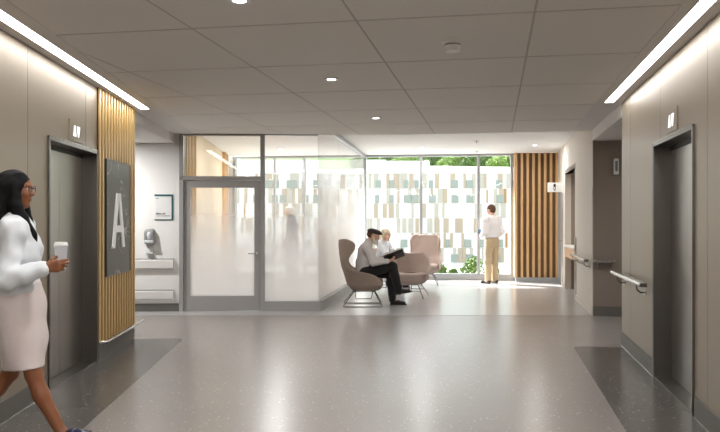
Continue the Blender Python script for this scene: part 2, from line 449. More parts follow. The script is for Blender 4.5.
lf = M().box(-2.09, -1.995, -.025, .025, .008, 2.05).box(-1.0, -.908, -.025, .025, .008, 2.05).box(-2.0, -.995, -.025, .025, 1.935, 2.05).box(-2.0, -.995, -.025, .025, .008, .24)
lf.build('door_frame', MT['frame'], d3, bevel=.003)
M().box(-1.995, -1.0, -.006, .006, .24, 1.935).build('glass_pane', MT['frost'], d3)
hd = M().tube([(-.95,-.025,.905),(-.95,-.07,.905),(-.965,-.08,.905),(-1.09,-.08,.905)], .010, 10).lathe([(.026,-.025),(.026,-.035),(.0001,-.035)], 16, (-.95,0,.905), 'y')
hd.build('handle', MT['steel_light'], d3, smooth=True, sharp=40)
# side glass along the lounge
w2 = thing('window_2', 'long frosted glass side panel running back towards the windows', 'glazed partition', FS, (0,0,0), kind='structure')
ys = [.006, 2.1, 4.2, 6.3]
for a, b_ in zip(ys[:-1], ys[1:]):
    M().box(-.006, .006, a, b_-.008, .152, 2.93).build('glass_pane', MT['frost_side'], w2)
M().box(-.06, .07, .0, 6.3, 0, .152).build('base_curb', MT['frame'], w2, bevel=.003)
M().box(-.045, .045, .02, 6.3, 2.93, HL).build('head_channel', MT['alu'], w2, bevel=.003)

# ---- window wall
w3 = thing('window_3', 'floor to ceiling window wall with slim aluminium mullions', 'window', FS, (0, 6.35, 0), kind='structure')
mul = [-3.25, -2.24, -1.5, 0, 1.36, 2.72, 3.5]
for a, b_ in zip(mul[:-1], mul[1:]):
    M().box(a+.03, b_-.03, -.008, .008, .15, 2.95).build('glass_pane', MT['gwin'], w3)
for a in mul:
    wd = .02 if a == -2.24 else .034
    M().box(a-wd, a+wd, -.08, .06, .15, 2.95).build('mullion', MT['alu'], w3, bevel=.004)
M().box(-3.3, 4.6, -.09, .06, 0, .15).build('sill_frame', MT['alu'], w3, bevel=.004)
M().box(-3.3, 4.6, -.08, .06, 2.95, 3.0).build('head_frame', MT['alu'], w3, bevel=.004)

# ---- other walls
g = M().box(-6.5, -2.16, 0, .15, 0, HL)
struct('wall_corridor', g, MT['white_wall'], FP, 'white painted corridor wall beside the frosted glass door', 'wall')
g = M().box(-6.5, -2.16, -.012, 0, 0, .125)
struct('baseboard_corridor', g, MT['kick'], FP, 'grey base along the white corridor wall', 'baseboard')
g = M().box(-2.36, -2.161, .16, 6.6, 0, HL)
wl = struct('wall_room', g, MT['tan'], FP, 'tan veneer wall inside the glazed room', 'wall')
s = M()
for k in range(8):
    s.box(-2.161, -2.10, .17+k*.15, .23+k*.15, .02, 2.98)
s.build('wall_slat', MT['slat'], wl)
s = M()
for k in range(5):
    s.box(-2.161, -2.10, 5.35+k*.15, 5.41+k*.15, .02, 2.98)
s.build('wall_slat', MT['slat_dark'], wl)
# lounge right wall with niche and washroom door opening
g = M()
g.box(0, .12, 11.28, 13.72, 0, HL); g.box(0, .12, 13.72, 15.65, 2.38, HL); g.box(0, .12, 15.65, 16.22, 0, HL)
g.box(0, .12, 16.22, 17.22, 2.13, HL); g.box(0, .12, 17.22, 17.5, 0, HL)
struct('wall_lounge', g, MT['taupe_wall'], FR, 'light taupe wall along the right side of the lounge', 'wall')
g = M().box(.0, .12, 17.5, 18.3, 0, HL).box(.12, 1.1, 16.0, 16.1, 0, HL)
struct('wall_end', g, MT['taupe_wall'], FR, 'taupe wall end behind the slats', 'wall')
g = M().box(.9, 1.0, 13.5, 15.9, 0, 2.6).box(.12, 1.0, 15.65, 15.75, 0, 2.6).box(.12, 1.0, 13.62, 13.72, 0, 2.6).box(.0, 1.0, 13.6, 15.75, 2.38, 2.46)
struct('wall_niche', g, MT['brown_wall'], FR, 'brown walls of the recess behind the counter', 'wall')
g = M()
for a, b_ in ((11.28, 13.70), (15.67, 16.2), (17.24, 17.5)): g.box(-.012, 0, a, b_, 0, .1)
struct('baseboard_lounge', g, MT['taupe_wall'], FR, 'taupe base along the right lounge wall', 'baseboard')
g = M().box(.010, 7, 11.27, 11.4, 0, 2.7)
struct('wall_passage', g, MT['brown_wall'], FR, 'dark brown wall facing the hall in the right passage', 'wall')
g = M().box(.012, 7, 11.258, 11.27, 0, .145)
struct('baseboard_passage', g, MT['kick'], FR, 'grey base below the dark brown passage wall', 'baseboard')
g = M().box(.0, .010, 11.262, 11.281, .0, 2.61).box(-.006, 0, 11.262, 11.36, .0, 1.9)
struct('trim_9', g, MT['taupe_wall'], FR, 'pale corner guard where the taupe wall meets the passage', 'corner guard')
d4 = thing('door_4', 'grey washroom door near the far end of the right lounge wall', 'door', FR, (0,0,0), kind='structure')
M().box(.02, .06, 16.26, 17.18, .01, 2.09).build('door_leaf', MT['frame'], d4)
M().box(-.02, .1, 16.20, 16.26, 0, 2.13).box(-.02, .1, 17.18, 17.24, 0, 2.13).box(-.02, .1, 16.2, 17.24, 2.09, 2.15).build('door_frame', MT['alu'], d4, bevel=.003)
M().tube([(.02,16.36,.98),(-.05,16.36,.98),(-.05,16.48,.98)], .011, 8).build('handle', MT['steel_light'], d4, smooth=True)
# shell that is not seen
g = M().box(-8.2, -8, -7.2, 18.4, -.1, 3.2).box(8, 8.2, -7.2, 18.4, -.1, 3.2).box(-8, 8, -7.2, -7, -.1, 3.2)
struct('wall_back', g, MT['white_wall'], FW, 'white outer walls behind the camera and corridors', 'wall')
g = M().box(-9, -3.3, 6.3, 6.45, 0, 3.2).box(4.6, 9, 6.3, 6.45, 0, 3.2)
struct('wall_window', g, MT['white_wall'], FS, 'white outer wall beside the window wall', 'wall')
# ================================================================== FITTINGS
# ---- oak slat screen beside the left elevator
t = thing('slat_screen', 'golden oak slat screen around the letter panel beside the left elevator', 'slat screen', FL, (0, 7.56, 0))
s = M(); sb = M()
for i in range(14):
    a = .11*i; y0, y1 = a, a+.05
    if y1 > .235 and y0 < 1.205:
        s.box(.012, .028, y0, y1, .17, .835); s.box(.012, .028, y0, y1, 2.075, 2.774)
    else:
        s.box(.012, .028, y0, y1, .17, 2.774)
s.build('slats', MT['slat'], t, bevel=.003)
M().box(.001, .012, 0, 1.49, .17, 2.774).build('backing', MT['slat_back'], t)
M().box(.001, .02, 0, 1.49, 0.003, .17).build('plinth', MT['kick'], t)
t = thing('letter_panel', 'dark marble wall panel with a tall white letter A set in oak slats', 'wall sign', FL, (.002, 7.80, .84))
M().box(0, .03, .0, .975, 0, 1.23).build('panel', MT['marble'], t, bevel=.003)
M().box(0, .034, -.006, .0, -.006, 1.236).box(0, .034, .975, .981, -.006, 1.236).box(0, .034, 0, .975, -.006, 0).box(0, .034, 0, .975, 1.23, 1.236).build('frame', MT['steel_dark'], t)
# letter: strokes of constant width; apex at z .96, feet at z .38
def zpix(v, y): return 1.43 - (v-220)/744*y - .84
L = M()
yc, hw, zb, zt_ = .43, .255, .285, .885
sw = .085
L.prism([(yc-hw, zb), (yc-hw+sw*1.05, zb), (yc+.012, zt_), (yc-.075, zt_)], .030, .046, 'x')
L.prism([(yc+hw-sw*1.05, zb), (yc+hw, zb), (yc+.075, zt_), (yc-.012, zt_)], .030, .046, 'x')
L.prism([(yc-.13, zb+.17), (yc+.13, zb+.17), (yc+.11, zb+.245), (yc-.11, zb+.245)], .030, .0455, 'x')
o = L.build('letter', MT['letter_white'], t); o['label'] = 'white capital letter A'
t = thing('bumper_rail', 'low stainless guard rail along the foot of the oak slats', 'guard rail', FL, (.03, 7.55, 0))
M().tube([(.0, .0, .19), (.05, .0, .19), (.066, .02, .19), (.066, 1.62, .19)], .017, 12).build('rail', MT['steel_light'], t, smooth=True, sharp=50)
for k in range(7):
    M().tube([(-.03, .16+.2*k, .17), (.03, .16+.2*k, .165), (.066, .16+.2*k, .178)], .008, 8).build('bracket', MT['steel_dark'], t, smooth=True)

# ---- elevator indicators
def indicator(fr, sgn, yc, label):
    t = thing('elevator_indicator', label, 'indicator sign', fr, (0, yc, 2.245), group=None)
    def bx(m, x0, x1, *r): return m.box(min(x0,x1), max(x0,x1), *r)
    bx(M(), .0, .012*sgn, -.19, .19, -.095, .095).build('plate', MT['panel'], t, bevel=.002)
    a = M()
    a0, a1 = .012*sgn, .016*sgn
    # up arrow on the left as seen, down arrow on the right
    left = -1 if sgn > 0 else 1           # nearer end is on the left on the left wall
    u, d = (-.052, .052) if sgn > 0 else (.052, -.052)
    a.prism([(u-.043, -.05), (u+.043, -.05), (u+.013, .05), (u-.013, .05)], min(a0,a1), max(a0,a1), 'x')
    b = M().prism([(d-.013, -.05), (d+.013, -.05), (d+.043, .05), (d-.043, .05)], min(a0,a1), max(a0,a1), 'x')
    a.build('up_arrow', MT['arrow'], t); b.build('down_arrow', MT['arrow'], t)
indicator(FL, 1, 6.87, 'small square plate with lit up and down arrows over the left elevator')
indicator(FR, -1, 6.19, 'small square plate with lit up and down arrows over the right elevator')

# ---- handrails
def handrail(fr, base, y0, y1, sgn, z, label, posts):
    t = thing('handrail', label, 'handrail', fr, base)
    x = .085*sgn
    prof = [(x-.030, z-.018), (x-.036, z), (x-.030, z+.018), (x+.030, z+.018), (x+.036, z), (x+.030, z-.018)]
    M().prism(prof, y0, y1, 'y').build('rail', MT['steel_light'], t, bevel=.004)
    for yy in posts:
        M().tube([(0, yy, z-.10), (.05*sgn, yy, z-.10), (.08*sgn, yy, z-.075), (.085*sgn, yy, z-.017)], .009, 8).lathe([(.028,0),(.028,.006*sgn),(.0001,.006*sgn)], 14, (0, yy, z-.10), 'x').build('bracket', MT['steel'], t, smooth=True, sharp=40)
    for yy in (y0, y1):
        M().box(min(x-.034, x+.034), max(x-.034, x+.034), yy-.008, yy+.008, z-.020, z+.020).build('end_cap', MT['steel'], t, bevel=.004)
    return t
handrail(FR, (0, 0, 0), 6.97, 8.70, -1, .83, 'stainless handrail on the panelled wall right of the elevator hall', (7.3, 8.45))
handrail(FR, (0, 0, 0), 11.33, 13.45, -1, .82, 'stainless handrail on the light taupe lounge wall by the counter', (11.6, 12.5, 13.3))
t = thing('handrail', 'short stainless handrail across the dark brown passage wall', 'handrail', FR, (0, 11.28, 0))
M().prism([(-.115,.802),(-.121,.82),(-.115,.838),(-.055,.838),(-.049,.82),(-.055,.802)], .01, .31, 'x').build('rail', MT['steel_light'], t, bevel=.004)
for xx in (.07, .26):
    M().tube([(xx, 0, .73), (xx, -.05, .73), (xx, -.085, .76), (xx, -.085, .81)], .009, 8).build('bracket', MT['steel'], t, smooth=True)

# ---- niche: counter, edge guard
t = thing('counter', 'white topped counter with wooden apron in the recess on the right', 'counter', FR, (0, 13.76, 0))
M().box(-.03, .88, 0, 1.86, .885, .92).build('countertop', MT['counter'], t, bevel=.004)
M().box(.0, .86, .02, 1.84, .68, .884).build('apron', MT['counter_wood'], t, bevel=.003)
M().box(.55, .86, .05, 1.8, .003, .68).build('cabinet', MT['brown_wall'], t)
t = thing('corner_guard', 'narrow stainless edge guard on the corner of the counter recess', 'corner guard', FR, (0, 13.68, 0))
M().box(-.012, 0, -.20, .045, .06, 1.12).build('plate', MT['steel'], t, bevel=.002)
M().box(-.02, -.012, -.14, -.06, .86, .98).build('latch', MT['steel_dark'], t, bevel=.002)

# ---- washroom blade sign and alarm strobe
t = thing('blade_sign', 'white projecting box sign with a dark washroom figure by the slats', 'wall sign', FR, (0, 15.95, 2.02))
M().box(-.33, -.03, -.04, .04, 0, .20).build('box', MT['sign_white'], t, bevel=.004)
M().box(-.03, 0, -.06, .06, -.02, .21).build('bracket', MT['white'], t, bevel=.003)
p = M(); cx = -.19
p.prism([(cx-.022, .105), (cx+.022, .105), (cx+.024, .155), (cx+.012, .172), (cx-.012, .172), (cx-.024, .155)], -.043, -.040, 'y')
p.prism([(cx-.024, .10), (cx-.014, .10), (cx-.012, .062), (cx, .045), (cx+.012, .062), (cx+.014, .10), (cx+.024, .10), (cx+.022, .055), (cx, .025), (cx-.022, .055)], -.043, -.040, 'y')
p.build('pictogram', MT['ink'], t)
t = thing('alarm_strobe', 'slim white wall alarm with grey centre on the dark brown wall', 'alarm', FR, (.335, 11.27, 2.10))
M().box(-.035, .035, -.05, 0, 0, .24).build('housing', MT['white'], t, bevel=.006)
M().box(-.018, .018, -.056, -.05, .05, .20).build('lens', MT['grey_plastic'], t, bevel=.003)

# ---- on the white wall
t = thing('notice_sign', 'white notice with teal top and right edges on the corridor wall', 'notice', FP, (-2.545, 0, 1.43))
M().box(0, .285, -.008, 0, 0, .40).build('board', MT['sign_white'], t)
M().box(0, .285, -.014, -.008, .373, .40).box(.26, .285, -.014, -.008, 0, .40).box(0, .285, -.014, -.008, 0, .012).build('teal_edge', MT['teal'], t)
random.seed(5)
def words_row(m, x, x1, z, h):
    while x < x1:
        w = random.uniform(.004, .010)
        m.box(x, min(x+w, x1), -.0095, -.008, z, z+h*random.choice((.7, 1))); x += w + random.choice((.003, .003, .003, .009))
k = M(); words_row(k, .02, .062, .332, .012); words_row(k, .018, .165, .086, .026); k.build('lettering', MT['ink'], t)
k = M(); words_row(k, .018, .235, .058, .016); k.build('lettering', MT['ink_soft'], t)
t = thing('soap_dispenser', 'grey hand sanitizer dispenser with drip tray on the white wall', 'dispenser', FP, (-2.615, 0, .90))
rows = []
for z, w, d in ((.16,.065,.05),(.17,.08,.075),(.20,.085,.09),(.25,.085,.095),(.30,.085,.095),(.345,.082,.09),(.375,.07,.075),(.39,.05,.05)):
    rows.append([(-w,0,z),(-w,-d*.6,z),(-w*.7,-d,z),(w*.7,-d,z),(w,-d*.6,z),(w,0,z)])
M().grid(rows).build('housing', MT['grey_plastic'], t, smooth=True, sharp=35)
M().lathe([(.03,.21),(.04,.24),(.042,.31),(.03,.345),(.0001,.35)], 18, (0,-.065,0)).build('bottle', MT['grey_light'], t, smooth=True)
M().box(-.075,.075,-.11,-.02,.17,.215).build('pump', MT['grey_light'], t, bevel=.012)
M().box(-.055,.055,-.02,0,.02,.17).build('back_plate', MT['offwhite'], t, bevel=.006)
M().prism([(-.055,-.085),(.055,-.085),(.055,0),(-.055,0)], .0, .02, 'z').build('drip_tray', MT['grey_light'], t, bevel=.005)
for z0, z1, lb in ((.655, .82, 'upper white bumper rail across the white corridor wall'), (.18, .335, 'lower white bumper rail across the white corridor wall')):
    t = thing('wall_bumper', lb, 'bumper rail', FP, (-5.5, 0, 0), group='bumper rails on the white wall')
    prof = [(0, z0), (-.045, z0+.01), (-.055, z0+.03), (-.055, z1-.02), (-.045, z1-.004), (0, z1)]
    M().prism(prof, 0, 3.25, 'x').build('bumper', MT['offwhite'], t, bevel=.003)
    M().prism([(0, z1), (-.05, z1-.002), (-.05, z1+.006), (0, z1+.008)], 0, 3.25, 'x').build('top_edge', MT['grey_plastic'], t)

# ---- lights and ceiling devices
def linear(fr, x0, x1, y0, y1, label):
    t = thing('linear_light', label, 'ceiling light', fr, ((x0+x1)/2, 0, H))
    w = (x1-x0)/2
    M().box(-w+.006, w-.006, y0, y1, -.010, -.002).build('diffuser', MT['light_strip'], t)
    M().box(-w, -w+.006, y0, y1, -.010, .05).box(w-.006, w, y0, y1, -.010, .05).box(-w, w, y1, y1+.006, -.010, .05).box(-w, w, y0-.006, y0, -.010, .05).box(-w+.006, w-.006, y0, y1, 0, .05).build('housing', MT['white'], t)
linear(FL, .097, .210, -6.5, 9.0, 'long white linear light along the top of the left wall')
linear(FR, -.203, -.097, -6.5, 8.6, 'long white linear light along the top of the right wall')
DL = [(-.273, 7.12, H, 'recessed downlight in the tiles nearest the smoke detector row'), (.211, 9.82, H, 'recessed downlight in the tiles just before the lounge'),
      (-.74, 4.565, H, 'recessed downlight at the top edge of the tiled ceiling'), (-1.64, 13.7, HL, 'recessed downlight just behind the partition inside the glazed room'),
      (-1.77, 16.45, HL, 'recessed downlight deep in the glazed room near its window'), (1.35, 16.2, HL, 'recessed downlight in the lounge above the windows'),
      (3.66, 15.57, HL, 'recessed downlight in the lounge in front of the far slats')]
def downlight(X, Y, z, label, energy):
    t = thing('downlight', label, 'ceiling light', FW, (X, Y, z), group='recessed ceiling downlights')
    M().lathe([(.040,-.006),(.075,-.010),(.078,-.004),(.078,.0),(.040,.0),(.040,-.006)], 28).build('trim_ring', MT['white'], t, smooth=True, sharp=40)
    M().lathe([(.0001,-.007),(.041,-.007),(.041,-.004),(.0001,-.004)], 24).build('lens', MT['down_disc'], t)
    l = bpy.data.lights.new('downlight_lamp', 'AREA'); l.shape = 'DISK'; l.size = .15; l.energy = energy; l.color = (1, .995, .98)
    lo = bpy.data.objects.new('downlight_lamp', l); COL.objects.link(lo); lo.parent = t; lo.location = (0, 0, -.016)
for X, Y, z, lb in DL: downlight(X, Y, z, lb, 16 if Y < 11 else 28 if X < 0 else 16)
for X, Y, lb in ((-1.25, 1.9, 'added unseen downlight in the near end of the hall beside the left wall'), (.9, 1.9, 'added unseen downlight in the near end of the hall beside the right wall'), (-1.4, -1.2, 'added unseen downlight further down the hall entrance, left row'), (.6, -1.2, 'added unseen downlight further down the hall entrance, right row'), (-.3, -4.2, 'added unseen downlight at the rear end of the hall')):
    downlight(X, Y, H, lb, 15)  # out of view, added to lift the brightness of the hall
for X, Y, z, lb in ((-4.1, 10.6, 2.628, 'added unseen downlight in the low corridor ceiling behind the slats'), (5.3, 9.0, 2.61, 'added unseen downlight in the low passage ceiling on the right')):
    downlight(X, Y, z, lb, 45 if X < 0 else 26)  # unseen pair added to brighten the corridor wall and the passage
downlight(*FR.w(.5, 14.6)[:2], 2.38, 'added downlight over the counter to brighten the brown recess', 8)  # extra lamp added to brighten the recess
t = thing('smoke_detector', 'white dome smoke detector on the ceiling tiles near the right', 'smoke detector', FW, (.70, 5.62, H))
M().lathe([(.085,0),(.085,-.012),(.075,-.018),(.0001,-.018)], 28).build('mounting_plate', MT['white'], t, smooth=True, sharp=35)
M().lathe([(.060,-.018),(.059,-.05),(.048,-.078),(.040,-.082),(.0001,-.083)], 28).build('dome', MT['white'], t, smooth=True, sharp=35)
M().lathe([(.0605,-.024),(.0605,-.034),(.055,-.034),(.055,-.024)], 28).build('vent_ring', MT['grey_plastic'], t)
for X, Y, lb in ((2.32, 14.79, 'ceiling sprinkler nearer the tiles in the lounge ceiling'), (2.66, 16.93, 'ceiling sprinkler close to the window head in the lounge')):
    t = thing('sprinkler', lb, 'sprinkler', FW, (X, Y, HL), group='sprinklers in the lounge ceiling')
    M().lathe([(.045,0),(.045,-.006),(.02,-.012),(.0001,-.012)], 18).build('escutcheon', MT['steel'], t, smooth=True, sharp=35)
    M().lathe([(.008,-.012),(.008,-.035),(.022,-.037),(.022,-.040),(.0001,-.040)], 14).build('deflector', MT['steel_dark'], t, smooth=True, sharp=35)

# ---- far slat screen at the end of the lounge
t = thing('slat_screen', 'tall brown oak slat screen on a grey plinth at the end of the lounge', 'slat screen', FS, (3.54, 5.93, 0))
s = M()
for k in range(8):
    s.box(.0+.132*k, .055+.132*k, 0, .07, .10, 2.985)
s.build('slats', MT['slat_dark'], t, bevel=.003)
M().box(0, .99, .07, .10, .10, 2.985).build('backing', MT['slat_back2'], t)
M().box(0, .05, .07, .33, .10, 2.985).build('side_board', MT['slat_dark'], t)
M().box(.03, .98, .03, .33, 0.003, .10).build('plinth', MT['alu'], t)
# ================================================================== LOUNGE CHAIRS
def chair(label, fr, loc, rz, mat, high):
    """seat faces local +x"""
    t = thing('lounge_chair', label, 'chair', fr, loc, rz, group='upholstered lounge chairs')
    if high:
        R = [(.33,-.235,.33,.335),(.42,-.262,.325,.345),(.476,-.278,.285,.352),(.53,-.295,.20,.357),(.556,-.302,.12,.357),(.582,-.312,-.03,.354),(.61,-.322,-.13,.347),
             (.64,-.33,-.185,.337),(.70,-.345,-.225,.322),(.741,-.352,-.24,.317),(.80,-.36,-.225,.317),(.842,-.368,-.205,.319),(.90,-.375,-.155,.324),(.95,-.38,-.125,.326),
             (1.0,-.385,-.118,.322),(1.04,-.386,-.14,.310),(1.07,-.384,-.20,.285),(1.088,-.38,-.27,.24),(1.094,-.376,-.31,.18)]
    else:
        R = [(.33,-.235,.33,.335),(.42,-.262,.325,.35),(.476,-.278,.30,.365),(.53,-.295,.23,.378),(.556,-.302,.13,.378),(.59,-.312,.03,.365),(.64,-.322,-.07,.335),
             (.69,-.332,-.13,.305),(.74,-.34,-.18,.27),(.775,-.345,-.23,.235),(.795,-.347,-.27,.20),(.803,-.345,-.30,.15)]
    rows = []
    for z, xb, fx, w in R:
        row = []
        for k in range(33):
            s = (k/16-1)
            a = s*PI/2
            ca, sa = math.cos(a), math.sin(a)
            # superellipse quarter, squarer than a circle
            px = xb + (fx-xb)*(1-abs(ca)**.85)
            row.append((px, w*(abs(sa)**.9)*(1 if sa >= 0 else -1), z))
        rows.append(row)
    m = M().grid(rows)
    sh = m.build('shell', mat, t, smooth=True)
    so = sh.modifiers.new('thick', 'SOLIDIFY'); so.thickness = .045; so.offset = 1 if high is None else 0
    sb = sh.modifiers.new('smooth', 'SUBSURF'); sb.levels = sb.render_levels = 1
    bowl = []
    for z, xc, a, b in ((.243,.05,.10,.11),(.247,.05,.17,.18),(.262,.05,.225,.235),(.29,.05,.262,.285),(.325,.047,.285,.325),(.36,.045,.297,.345),(.40,.042,.298,.348)):
        bowl.append([(xc+a*math.cos(2*PI*k/40), b*math.sin(2*PI*k/40), z) for k in range(40)])
    mb = M().grid(bowl, closed_u=True); mb.f.append(list(range(40))[::-1]); mb.mi.append(0)
    mb.build('seat_shell', mat, t, smooth=True)
    cu = []
    for z, e in ((.37,.93),(.385,.99),(.41,1.0),(.435,.985),(.452,.93),(.460,.80),(.462,.4)):
        cu.append([(.045+.30*e*math.copysign(abs(math.cos(2*PI*k/40))**.75, math.cos(2*PI*k/40)), .305*e*math.copysign(abs(math.sin(2*PI*k/40))**.75, math.sin(2*PI*k/40)), z) for k in range(40)])
    mc = M().grid(cu, closed_u=True); mc.f.append(list(range(40))); mc.mi.append(0)
    mc.build('seat_cushion', mat, t, smooth=True)
    r = .0085
    for sgn in (-1, 1):
        y1, y0 = .285*sgn, .17*sgn
        pts = [(-.14, y0, .255), (-.315, y1, .03), (-.318, y1, .012), (-.30, y1, .0095), (.30, y1, .0095), (.318, y1, .012), (.315, y1, .03), (.19, y0, .255)]
        M().tube(pts, r, 8).build('sled_leg', MT['chrome'], t, smooth=True)
    for xx in (-.23, .25):
        z = .14
        M().tube([(xx, -.23, z), (xx, .23, z)], r*.9, 8).build('cross_bar', MT['chrome'], t, smooth=True)
    M().tube([(-.13,0,.25), (-.115,0,.125), (-.10,0,.112), (.13,0,.112), (.145,0,.125), (.175,0,.25)], r*.9, 8).build('inner_frame', MT['chrome'], t, smooth=True)
    M().tube([(-.14,-.17,.25),(-.14,.17,.25),(.19,.17,.25),(.19,-.17,.25)], r, 8, closed=True).build('under_frame', MT['chrome'], t, smooth=True)
    return t
chair('high backed taupe wing chair that the person in the flat cap sits in', FW, (.045, 12.45, 0), 0, MT['fabric'], True)
chair('low backed rose taupe lounge chair in front of the person reading', FW, (.93, 13.75, 0), math.radians(-103), MT['fabric_pink'], False)
chair('high backed rose taupe wing chair standing empty near the window', FW, (1.44, 16.5, 0), math.radians(-97), MT['fabric_pink'], True)
chair('low lounge chair under the person in the white blouse', FW, (.46, 16.05, 0), math.radians(-35), MT['fabric_pink'], False)

# ================================================================== OUTSIDE
leafA = pm('leaf_bright', rgb(94,126,46), .6, var=.25, scale=6)
leafB = pm('leaf_tree', rgb(118,148,62), .7, var=.3, scale=.6)
leafC = pm('leaf_tree_deep', rgb(84,118,46), .7, var=.3, scale=.6)
bark = pm('bark', rgb(88,70,52), .8)
soil = pm('terrace_stone', rgb(214,212,208), .8)
fac_white = pm('facade_white', rgb(242,241,238), .7, var=.01)
fac_beige = pm('facade_beige', rgb(186,172,150), .7, var=.04, scale=.5)
fac_sand = pm('facade_sand', rgb(192,188,174), .7, var=.04, scale=.5)
fac_ochre = pm('facade_ochre', rgb(180,142,88), .7, var=.04, scale=.5)
fac_glass = pm('facade_window', rgb(152,164,155), .25, var=.08, scale=.3)
def rock(rng, R, n, leaf, flat=1.0):
    """a crown: many small leaf cards on a lumpy ball"""
    m = M()
    lumps = [(Vector((rng.gauss(0,1), rng.gauss(0,1), rng.gauss(0,.8))).normalized()*R*rng.uniform(.25,.6), R*rng.uniform(.45,.62)) for _ in range(9)]
    for _ in range(n):
        c, r = rng.choice(lumps)
        d = Vector((rng.gauss(0,1), rng.gauss(0,1), rng.gauss(0,1))).normalized()
        p = c + d*r*rng.uniform(.72, 1.02); p.z *= flat
        nrm = (d + Vector((rng.gauss(0,.5), rng.gauss(0,.5), rng.gauss(0,.5)))).normalized()
        u = nrm.orthogonal().normalized(); a = rng.uniform(0, 2*PI)
        u = Matrix.Rotation(a, 3, nrm) @ u; w = nrm.cross(u)
        l = leaf*rng.uniform(.7, 1.3)
        m.add([p-u*l, p-w*l*.42+nrm*l*.1, p+u*l, p+w*l*.42+nrm*l*.1], [(0,1,2,3)])
    return m
struct('ground', M().box(-30, 30, 18.4, 24, -.4, -.06), soil, FW, 'pale terrace ground outside the windows', 'ground')
struct('ground_street', M().box(-300, 300, 24, 340, -9.2, -9.0), pm('street', rgb(128,126,122), .9), FW, 'pale street ground between the buildings', 'ground')
rng = random.Random(3)
for X, Y, R, lb in ((2.02, 19.3, .27, 'small green bush outside the window beside the empty chair'), (2.92, 19.3, .36, 'larger round green bush outside the window, left of the standing person'),
                    (2.46, 19.55, .16, 'little bush between the two round bushes outside the window'), (3.42, 19.4, .24, 'small bush outside the window behind the standing person')):
    t = thing('garden_bush', lb, 'bush', FW, (X, Y, -.06), group='bushes outside the window')
    q = rock(rng, R, 900, .045, .85); q.v = [(x, y, z+R*.68) for x, y, z in q.v]
    q.build('foliage', leafA, t)
    M().tube([(0,0,0),(.01,0,R*.4),(.0,.02,R*.8)], [.03,.022,.012], 7).tube([(0,0,R*.2),(.08,.03,R*.6)], [.018,.008], 6).build('stem', bark, t, smooth=True)
# white clad building across the street: the facade plane is 110 m away
P = 110/744                     # metres per pixel at that distance
t = thing('clad_building', 'long white building across the street with beige panels and pale green windows', 'building', FW, (0, 110, 0))
ztop = 1.43 + 46.5*P
M().box(-24, 40, 0, 14, -9, ztop-.001).build('wall', fac_white, t)
M().box(-24, 40, -.15, 14.2, ztop-.0, ztop+.25).build('parapet', fac_white, t)
rh = 14.8*P
rr = random.Random(11)
wins = {0: [70,133,198,245,310,410,478,612,680], 1: [68,133,198,232,310,412,478,614,690], 4: [182,232,300,384,470,540,612], 5: [60,130,250,330,410,478,612]}
winL = {0: [-480,-432,-395,-330,-300,-262,-210,-160,-110,-60], 1: [-480,-395,-360,-262,-210,-110,-20], 4: [-400,-330,-240,-150,-60,0], 5: [-430,-300,-210,-90,10]}
wm = {}
for r in range(6):
    z1 = ztop - .05 - r*rh; z0 = z1 - rh + .06
    x = -23.5
    while x < 39:
        w = rr.choice((.35, .45, .5, .6, .75)); c = rr.random()
        if c < .24: M().box(x, x+w, -.12, .0, z0, z1).build('beige_panel', fac_beige, t)
        elif c < .50: M().box(x, x+w, -.12, .0, z0, z1).build('sand_panel', fac_sand, t)
        elif c < .53: M().box(x, x+w*.4, -.12, .0, z0, z1).build('ochre_panel', fac_ochre, t)
        x += w + rr.choice((.05, .3, .6))
    for zx in wins.get(r, []) + winL.get(r, []):
        xx = zx/4.5*P; w = rr.choice((1.0, 1.0, .8, .6))
        wo = M().box(xx, xx+w, -.2, 0, z0+.05, z0+.05+rh*.52).build('window', fac_glass, t)
# flat white roofs behind
t = thing('white_roof_building', 'white building with stepped flat roofs behind the clad facade', 'building', FW, (0, 150, 0))
Q = 150/744
def zq(v): return 1.43 + (220-v)*Q
M().box(-30, 14, 0, 20, -9, zq(161)).build('wall', fac_white, t)
M().prism([(0, zq(160)), (14, zq(166.5)), (50, zq(169)), (50, -9), (0, -9)], -2, 10, 'y').build('sloped_roof', fac_white, t)
M().box(-30.3, 5.2, -.4, 20.4, zq(161), zq(160)).build('parapet', fac_white, t)
M().box(10.1, 10.9, -3, -2.2, zq(171), zq(166.3)).build('roof_vent', fac_white, t)
M().box(16.5, 17.6, -3, -2, zq(171), zq(166.5)).build('roof_vent', fac_sand, t)
# wooded hillside
hill = M()
def hill_z(Y): return 4 + .2*(Y-170) + max(0, Y-210)*.06
hv = []
for i in range(25):
    for j in range(7):
        X = -40 + i*7.5; Y = 170 + j*20
        hv.append((X, Y, hill_z(Y) + .5*math.sin(i*.8+j)))
hf = [(i*7+j, (i+1)*7+j, (i+1)*7+j+1, i*7+j+1) for i in range(24) for j in range(6)]
hill.add(hv, hf)
h_ = hill.build('hill', leafC, smooth=True); tag(h_, 'green wooded hillside far behind the buildings', 'hill', kind='structure')
trees = 0
protos = []
for k in range(4):
    q = rock(rng, 3.0, 2600, .34, .95)
    protos.append((q, leafB if k % 2 else leafC))
pm_ = [q.build('crown', m_) for q, m_ in protos]
places = [(u, v_, Y) for Y, us, v_ in ((186, list(range(372, 530, 25)), 167), (198, list(range(360, 540, 25)), 161)) for u, v_ in ((u, v_) for u in us)]
sides = {186: 'front', 198: 'rear'}
